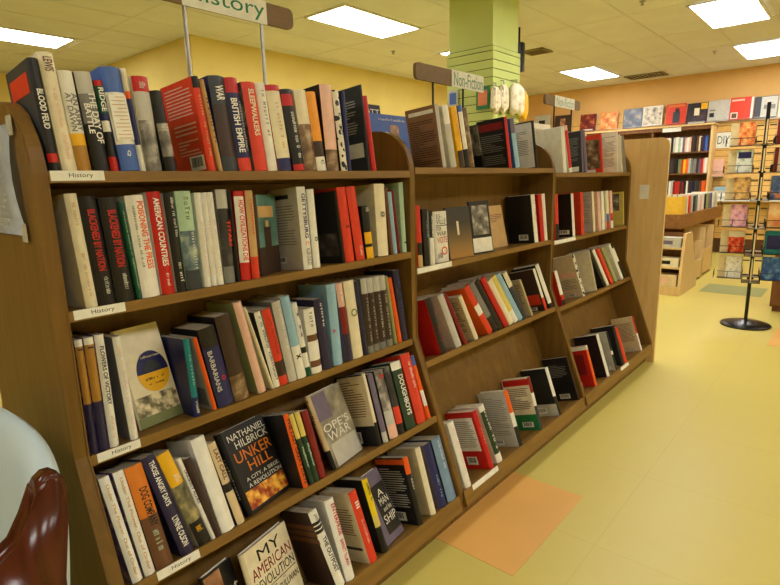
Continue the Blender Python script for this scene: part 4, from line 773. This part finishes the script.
WC = [(2.83,3.15,2.22,2.55,'R','dark red cover on the wall, left of the orange picture cover',[(0.02,.98,.02,.98,'#w1'),(.2,.8,.08,.14,'w')]),
 (2.43,2.76,2.22,2.55,'o2','orange picture cover above the far bookcase end',[(0.03,.97,.03,.97,'#w2')]),
 (1.99,2.33,2.22,2.57,'d','blue grey photograph cover left of the white picture cover',[(.02,.98,.02,.98,'#w3')]),
 (1.65,1.98,2.24,2.58,'w','white picture cover between blue grey and orange red covers',[(.05,.95,.05,.95,'#w4')]),
 (1.26,1.59,2.22,2.58,'e','orange red cover with a dark standing figure',[(.35,.7,.1,.62,'d'),(.45,.65,.58,.78,'k'),(.1,.9,.86,.95,'o2')]),
 (.93,1.25,2.21,2.56,'#w6','dark plum cover with yellow corner and white shape',[(.66,.97,.68,.97,'y'),(.35,.6,.4,.75,'c'),(.1,.9,.02,.1,'w')]),
 (.61,.925,2.22,2.57,'s','plain grey cover with two small dark pictures',[(.08,.3,.22,.42,'k'),(.08,.34,.5,.58,'g')]),
 (.275,.605,2.22,2.58,'e','bright red cover with a small framed picture',[(.06,.36,.05,.34,'w'),(.1,.32,.09,.3,'B'),(.06,.6,.84,.92,'i'),(.9,.99,.02,.98,'w')]),
 (-.055,.265,2.22,2.56,'d','slate cover with a broad pale diagonal panel',[(.3,.98,.03,.97,'s'),(.42,.9,.4,.6,'g')]),
 (-.40,-.065,2.22,2.56,'c','cream cover at the right edge of the wall row',[(.1,.9,.1,.7,'#w2')]),
 (3.79,4.13,2.28,2.62,'s','pale cover with a dark round head, farthest left on wall',[(.3,.7,.2,.7,'k')]),
 (3.34,3.68,2.25,2.58,'K','dark portrait cover under the small pale sign',[(.35,.65,.3,.8,'#pskin')])]
for y0,y1,z0,z1,base,lab,arts in WC: wall_cover(y0,y1,z0,z1,base,lab,arts)
for y0, y1 in ((-.45,.93),(.94,3.2),(3.3,4.15)):
    bm = bmesh.new(); x = XW-.09
    tube(bm, (x,y0,2.20), (x,y1,2.20), .005, 8); tube(bm, (x,y0,2.235), (x,y1,2.235), .004, 8)
    for yy in (y0+.05,(y0+y1)/2,y1-.05): tube(bm, (x,yy,2.20), (10.9488,yy,2.20), .005, 8)
    lb = {-.45:'wire rail under the covers at the right end of wall',.94:'wire rail under the covers above the wall bookcase',3.3:'wire rail under the two covers at far left'}[y0]
    tag(link('wire_rail', bm, CHROME), lb, 'rail')
# wall bookcase
XB0, XB1 = 10.62, 10.935
bc = tag(empty('wall_bookcase', ((XB0+XB1)/2, 1.8, 0)), 'tall brown bookcase against the orange wall', 'bookcase')
def bb(name, x0, x1, y0, y1, z0, z1, m=WOODD): return boxo(name, x0-(XB0+XB1)/2, x1-(XB0+XB1)/2, y0-1.8, y1-1.8, z0, z1, m, bc)
bb('side_panel', XB0, XB1, .765, .80, 0, 2.16, WOODE); bb('side_panel', XB0, XB1, 2.9, 2.935, 0, 2.16, WOODE); bb('divider', XB0+.005, XB1, 1.70, 1.73, .1, 2.115)
bb('top_board', XB0-.02, XB1, .75, 2.95, 2.161, 2.19, WOODE); bb('cornice', XB0, XB0+.02, .801, 2.899, 2.10, 2.16, WOODD)
bb('back_panel', XB1-.012, XB1, .801, 2.899, .02, 2.16)
WZ = [1.735, 1.375, 1.0, .62, .25]
for z in WZ: bb('shelf', XB0+.006, XB1-.013, .801, 1.699, z-.022, z); bb('shelf', XB0+.006, XB1-.013, 1.731, 2.899, z-.022, z)
c = bb('card', XB0-.004, XB0-.001, 1.255, 1.55, 2.085, 2.155, PAPER)
def rack_row(X, ys, zt, rows, place, cat='book', grp=''):
    """books on a wall shelf, spines toward -x, listed from the right end leftwards"""
    y = ys; k = 0
    for key, th, h, nm in rows:
        o = make_book(th, .15, h, key, key, key)
        o.matrix_world = Matrix.Translation((X, y+th, zt+.0004)) @ Matrix.Rotation(R(-90), 4, 'Z')
        tag(o, nm+', '+place, cat, grp); y += th+.0012
def nth(k): return ('first','second','third','fourth','fifth','sixth','seventh','eighth','ninth','tenth','eleventh','twelfth','thirteenth','fourteenth','fifteenth','sixteenth','seventeenth','eighteenth','nineteenth','twentieth','twenty-first','twenty-second','twenty-third','twenty-fourth')[k]
CN = dict(k='black',w='white',c='cream',g='grey',s='pale grey',d='slate',r='red',o='orange',e='orange red',y='yellow',n='navy',b='blue',l='light blue',t='teal',G='dark green',m='mint',O='olive',p='mauve',P='indigo',T='tan',B='brown',K='dark brown',R='dark red',i='pink',D='gold',G2='deep green')
def mkrow(spec, hs):
    out = []
    for k, ch in enumerate(spec.split()):
        key, t_ = (ch.split('*')+['1'])[:2]
        h = hs*(1-.1*((k*37)%7)/7)
        out.append((key, .034*float(t_), h, '%s spine, %s from the right'%(CN[key], nth(k))))
    return out
rack_row(XB0+.03, .806, WZ[0], mkrow('P b n K c*.7 B k K*1.3 i w i*.8 p w m w*1.2 s k w c r d w n s', .255), 'upper shelf of wall bookcase', grp='books on the upper shelf of the wall bookcase')
rack_row(XB0+.03, .806, WZ[1], mkrow('w*1.4 i*.7 r p K g*1.5 g s o y*1.3 r*.8 O*1.4 k k K d P w c r n e', .25), 'second shelf of wall bookcase', grp='books on the second shelf of the wall bookcase')
rack_row(XB0+.03, .806, WZ[2], mkrow('o o B K d k P K w*.8 k R K r*2 R s w n c g', .25), 'third shelf of wall bookcase', grp='books on the third shelf of the wall bookcase')
# DIY card, white ledge, magazines
t = tag(empty('diy_sign', (10.94, .66, 1.78)), 'white card reading DIY on the slatted wall', 'sign')
boxo('card', -.006, 0, -.11, .11, 0, .255, PAPER, t)
text('card_lettering', 'DIY', paint('grey_green_ink', (70,104,84), .6), t, cols((0,-1,0),(0,0,1),(-1,0,0),(-.0066,.09,.07)), .18, .13, 2)
t = tag(empty('wall_ledge', (10.8, .0, .9)), 'long white ledge low on the slatted wall', 'shelf')
boxo('board', -.20, .14, -1.3, .74, 0, .03, PAPER, t); bm = bmesh.new()
for y in (-1.2,-.4,.6): box(bm, .0, .14, y-.01, y+.01, -.16, 0)
link('bracket', bm, CHROME, t)
cl = ['s','m','w','b','s','w','l','w']
lbs = ['grey','mint','white','blue','upper grey','upper white','light blue','topmost white']
for k in range(8):
    col_, row = k%2, k//2
    o = boxo('magazine', -.10, .10, -.085, .085, 0, .05, [M_(cl[k])], None, .004); o.location = (10.78, .60-.185*col_, .9305+row*.0505)
    tag(o, '%s magazine pile in the %s column on the white ledge'%(lbs[k], ('left','right')[col_]), 'magazine', 'magazines piled on the white ledge')
t = tag(empty('magazine_holder', (10.90, .70, 1.30)), 'wire holder of pink magazines beside the DIY card', 'holder')
boxo('tray', -.07, .04, -.10, .10, 0, .012, CHROME, t); boxo('magazines', -.05, .03, -.095, .095, .0125, .30, M_('i'), t); boxo('front_bar', -.075, -.07, -.10, .10, .09, .10, CHROME, t)

# ------------------------------------------------------------------ display table, low rack and bins
TX0, TX1, TY0, TY1, TZ = 7.1, 9.4, .325, 1.25, .89
t = tag(empty('display_table', ((TX0+TX1)/2, (TY0+TY1)/2, 0)), 'long brown display table with a thick top near the orange wall', 'table')
cx, cy = (TX0+TX1)/2, (TY0+TY1)/2
boxo('table_top', TX0-cx, TX1-cx, TY0-cy, TY1-cy, .72, TZ, wood('table_oak', (132,88,44), (156,108,58), sc=(1.4,14,14)), t, .006)
boxo('leg_panel', TX1-.30-cx, TX1-.22-cx, TY0+.03-cy, TY1-.03-cy, 0, .72, WOODD, t); boxo('leg_panel', TX0+.405-cx, TX0+.47-cx, TY0+.06-cy, TY1-.06-cy, 0, .72, WOODD, t)
boxo('stretcher', TX0+.47-cx, TX1-.3-cx, .2, .24, .1, .22, WOODD, t)
# low display rack with raked sides
RX0, RX1, RY0, RY1 = 6.67, 7.48, .19, .90
t = tag(empty('display_rack', ((RX0+RX1)/2, RY0, 0)), 'low pale wooden rack with raked sides in front of the table', 'rack')
cx = (RX0+RX1)/2
pr = [(RX0-cx,0),(RX0-cx,.06),(RX0+.11-cx,.70),(RX1-.42-cx,.70),(RX1-.02-cx,.06),(RX1-.02-cx,0)]
for y in (0, RY1-RY0-.03):
    bm = bmesh.new(); prism(bm, pr, 'y', y, y+.03); link('side_panel', bm, WOODE, t)
for z, xf in ((.08,.0),(.30,.03),(.52,.07)):
    boxo('shelf', RX0+xf+.012-cx, RX0+xf+.26-cx, .031, RY1-RY0-.031, z, z+.02, WOODE, t)
boxo('back_panel', RX0+.31-cx, RX0+.33-cx, .031, RY1-RY0-.031, 0, .69, WOODD, t)
boxo('kick_board', RX0+.01-cx, RX0+.025-cx, .031, RY1-RY0-.031, 0, .079, WOODE, t)
def lying(x0, x1, y0, y1, z, h, key, label, art=None, name='leaflet_stack'):
    o = boxo(name, -(x1-x0)/2, (x1-x0)/2, -(y1-y0)/2, (y1-y0)/2, 0, h, M_(key)); o.location = ((x0+x1)/2, (y0+y1)/2, z+.0005)
    if art: q = boxo('printed_panel', -(x1-x0)*.502, -(x1-x0)*.499, -(y1-y0)*.2, (y1-y0)*.3, h*.3, h*.7, M_(art), o)
    tag(o, label, 'leaflets', 'leaflets in the low rack')
lying(6.70,6.88,.24,.52,.10,.13,'T2','cream leaflets on the bottom shelf of the low rack','i'); lying(6.70,6.88,.53,.84,.10,.13,'c','pale leaflets behind, on the bottom shelf of the low rack')
lying(6.73,6.90,.24,.52,.32,.10,'c','ivory leaflets with a black mark, low rack middle shelf','k'); lying(6.73,6.90,.53,.84,.32,.10,'T2','tan leaflets, low rack middle shelf')
lying(6.77,6.93,.24,.52,.54,.11,'s','grey leaflets on the top shelf of the low rack','p'); lying(6.77,6.93,.53,.84,.54,.11,'i','pinkish leaflets on the top shelf of the low rack')
def bin_(x0, x1, y0, y1, h, label):
    t = tag(empty('display_bin', ((x0+x1)/2, (y0+y1)/2, 0)), label, 'bin', 'tan bins under the table edge')
    w, d_ = (x1-x0)/2, (y1-y0)/2
    for s in (-1, 1):
        bm = bmesh.new(); prism(bm, [(s*w-.01,0),(s*w+.01,0)][::1]+[(s*w+.01,h),(s*w-.01,h)], 'y', -d_, d_); link('side_panel', bm, WOODE, t)
    boxo('base', -w+.011, w-.011, -d_, d_, .04, .06, WOODE, t); boxo('front_panel', -w+.011, w-.011, -d_, -d_+.015, .061, h*.55, WOODE, t); boxo('back_panel', -w+.011, w-.011, d_-.015, d_, .061, h*.9, WOODE, t)
bin_(8.2, 8.72, .28, .60, .66, 'taller tan bin standing under the table edge'); bin_(7.60, 8.0, .26, .56, .50, 'shorter tan bin between the low rack and the taller bin')
# yellow box and books on the table
t = tag(empty('file_box', (7.24, .52, TZ)), 'yellow cardboard box with round holes along its top, on the table', 'box')
bm = bmesh.new(); w, l, h = .10, .17, .205
for a in ((-w,-w+.006,-l,l),(w-.006,w,-l,l),(-w+.006,w-.006,-l,-l+.006),(-w+.006,w-.006,l-.006,l)): box(bm, a[0],a[1],a[2],a[3],0,h)
box(bm, -w+.006, w-.006, -l+.006, l-.006, 0, .006)
link('body', bm, paint('yellow_card', (244,196,64), .6), t)
boxo('rim', -w-.002, -w+.0055, -l-.002, l+.002, h+.0002, h+.03, M_('c'), t)
for k in range(5):
    bm = bmesh.new(); y = -l+.05+k*.06; tube(bm, (-w-.0035,y,h+.015), (-w-.002,y,h+.015), .008, 12); link('hole', bm, M_('k'), t)
row = [('c',.20),('e',.21),('s',.22),('G2',.20),('g',.21),('w',.22),('i',.2),('w',.23),('k',.2),('O2',.21),('g',.2),('p',.21),('w',.2),('s',.21),('c',.2)]
CN['O2'] = 'sage'
for k, (key, h) in enumerate(row):
    o = make_book(.048, .15, h, key, key, key); x = 7.39+k*.122
    o.matrix_world = Matrix.Translation((x, TY0+.02, TZ+.0004)) @ Matrix.Rotation(R(-5), 4, 'Y')
    tag(o, '%s book, %s from the yellow box, on the display table'%(CN[key], nth(k)), 'book', 'books along the front of the display table')
# low cabinet at the right edge
t = tag(empty('low_cabinet', (6.85, -1.05, 0)), 'dark brown cabinet at the right edge behind the spinner', 'cabinet')
boxo('carcass', -.42, .42, -.37, .37, .05, .72, WOODD, t); boxo('top', -.44, .44, -.39, .39, .7205, .75, WOODD, t); boxo('plinth', -.40, .40, -.35, .35, 0, .0495, WOODD, t)
boxo('door', -.436, -.4205, -.36, -.005, .07, .70, WOODD, t); boxo('door', -.436, -.4205, .005, .36, .07, .70, WOODD, t)

# ------------------------------------------------------------------ paperback spinner
SX, SY = 5.70, -.586
t = tag(empty('spinner_rack', (SX, SY, 0)), 'black spinner rack with tiers of paperback pockets on a round base', 'rack')
bm = bmesh.new(); lathe(bm, [(.195,0),(.20,.008),(.19,.02),(.13,.038),(.05,.05),(.03,.056)], 40); link('base', bm, BLACKMETAL, t, True)
bm = bmesh.new(); tube(bm, (0,0,.054), (0,0,1.93), .0145, 16); link('pole', bm, BLACKMETAL, t)
TIERZ = [1.59,1.362,1.13,.895,.665,.437]
POCK = paint('tan_pocket', (222,204,156), .6)
WANG = [8, 98, 188, 278]            # four wings, turned a little to the aisle
for z in TIERZ:
    bm = bmesh.new(); tube(bm, (0,0,z-.012), (0,0,z+.006), .026, 16); link('collar', bm, BLACKMETAL, t)
    for a in WANG:
        bm = bmesh.new()
        box(bm, .07, .255, -.004, .004, z-.005, z+.185, 0)
        for s in (-1, 1):
            box(bm, .07, .255, s*.034-.03, s*.034+.03, z-.008, z-.005, 1)
            tube(bm, (.07,s*.064,z+.055), (.255,s*.064,z+.055), .0028, 8, mi=1); tube(bm, (.07,s*.064,z-.006), (.255,s*.064,z-.006), .0028, 8, mi=1)
            for xx in (.072,.177,.283): tube(bm, (xx,s*.064,z-.006), (xx,s*.064,z+.055), .0024, 8, mi=1)
        box(bm, .02, .0705, -.003, .003, z+.02, z+.03, 1); box(bm, .02, .0705, -.003, .003, z+.15, z+.16, 1)
        o = link('pocket', bm, [POCK, BLACKMETAL], t); o.rotation_euler.z = R(a)
photo('#s1', [(70,90,50),(236,110,60),(250,170,90),(250,220,160)], 26); photo('#s2', [(90,150,110),(236,242,230),(246,246,240)], 24)
photo('#s3', [(90,60,130),(230,180,90),(250,220,160)], 26); photo('#s4', [(130,80,160),(240,170,190),(250,220,214)], 26)
photo('#s5', [(40,18,14),(210,50,30),(250,150,80)], 28); photo('#s6', [(190,190,180),(244,242,232),(250,250,246)], 40)
photo('#s7', [(30,40,90),(90,120,180),(250,160,90)], 16); photo('#s8', [(252,230,180),(250,190,120),(240,130,80)], 12); photo('#s9', [(24,60,120),(50,96,170),(120,170,210)], 20)
SPB = [('#s1','orange and green cover','R','dark maroon cover'),('#s2','white and green cover with navy title','c','cream cover with red spine'),('#s3','gold and violet cover','#s7','dark blue sunset cover'),
       ('#s4','violet and pink cover','#s8','peach sunrise cover'),('#s5','red and black cover','t','teal cover'),('#s6','white line drawn cover','#s9','deep blue cover')]
TN = ('top','second','third','fourth','fifth','lowest')
def pocket_book(a, side, r0, z, key, label, w=.118, h=.192, lean=0):
    o = make_book(.022, w, h, key, key, key, 'paperback', False)
    f = Matrix.Translation((SX,SY,z-.0042)) @ Matrix.Rotation(R(a), 4, 'Z')
    if side == 1: q = Matrix.Translation((r0, .0325, 0)) @ Matrix.Rotation(R(-90), 4, 'Z') @ Matrix.Rotation(0, 4, 'Y')
    else: q = Matrix.Translation((r0+w, -.0325, 0)) @ Matrix.Rotation(R(90), 4, 'Z')
    # front cover outward
    if side == 1: q = Matrix.Translation((r0+w, .008, 0)) @ Matrix.Rotation(R(90), 4, 'Z')
    else: q = Matrix.Translation((r0, -.008, 0)) @ Matrix.Rotation(R(-90), 4, 'Z')
    o.matrix_world = f @ q
    tag(o, label, 'book', 'paperbacks in the spinner rack')
    return o
for k, (ka, la, kb, lb) in enumerate(SPB):
    z = TIERZ[k]
    o = pocket_book(98, 1, .076, z, ka, la+', left side of spinner, %s tier'%TN[k])
    if k == 1: patch(o, 'R', .022, .118, .192, (.1,.9,.62,.9,'n'))
    if k == 4: patch(o, 'R', .022, .118, .192, (.0,1,.72,.99,'c'))
    o = pocket_book(278, -1, .076, z, kb, lb+', right side of spinner, %s tier'%TN[k], .14, .2)
    if k == 1: patch(o, 'R', .022, .14, .2, (.0,.2,.0,1,'R'))
    if k == 4: patch(o, 'R', .022, .14, .2, (.1,.9,.2,.8,'n'))

# ------------------------------------------------------------------ camera, world, output
fit_texts()
cd = bpy.data.cameras.new('camera'); cam = bpy.data.objects.new('camera', cd); COL.objects.link(cam)
yaw, pitch, roll = .7185, -.2009, -.0244
fw = Vector((math.cos(pitch)*math.cos(yaw), math.cos(pitch)*math.sin(yaw), math.sin(pitch)))
rt = Vector((math.sin(yaw), -math.cos(yaw), 0)); up = rt.cross(fw)
c_, s_ = math.cos(roll), math.sin(roll)
r2 = c_*rt+s_*up; u2 = -s_*rt+c_*up
cam.matrix_world = cols(r2, u2, -fw, (0, -1.296, 1.3511))
cd.sensor_width = 36; cd.lens = 36*542.77/780; cd.clip_start = .02
SC.camera = cam
wd = bpy.data.worlds.new('room_air'); wd.use_nodes = True; SC.world = wd
wd.node_tree.nodes['Background'].inputs['Color'].default_value = (1,.95,.85,1); wd.node_tree.nodes['Background'].inputs['Strength'].default_value = .02
SC.view_settings.view_transform = 'Standard'; SC.view_settings.look = 'None'; SC.view_settings.exposure = 0; SC.view_settings.gamma = 1
SC.cycles.use_denoising = True
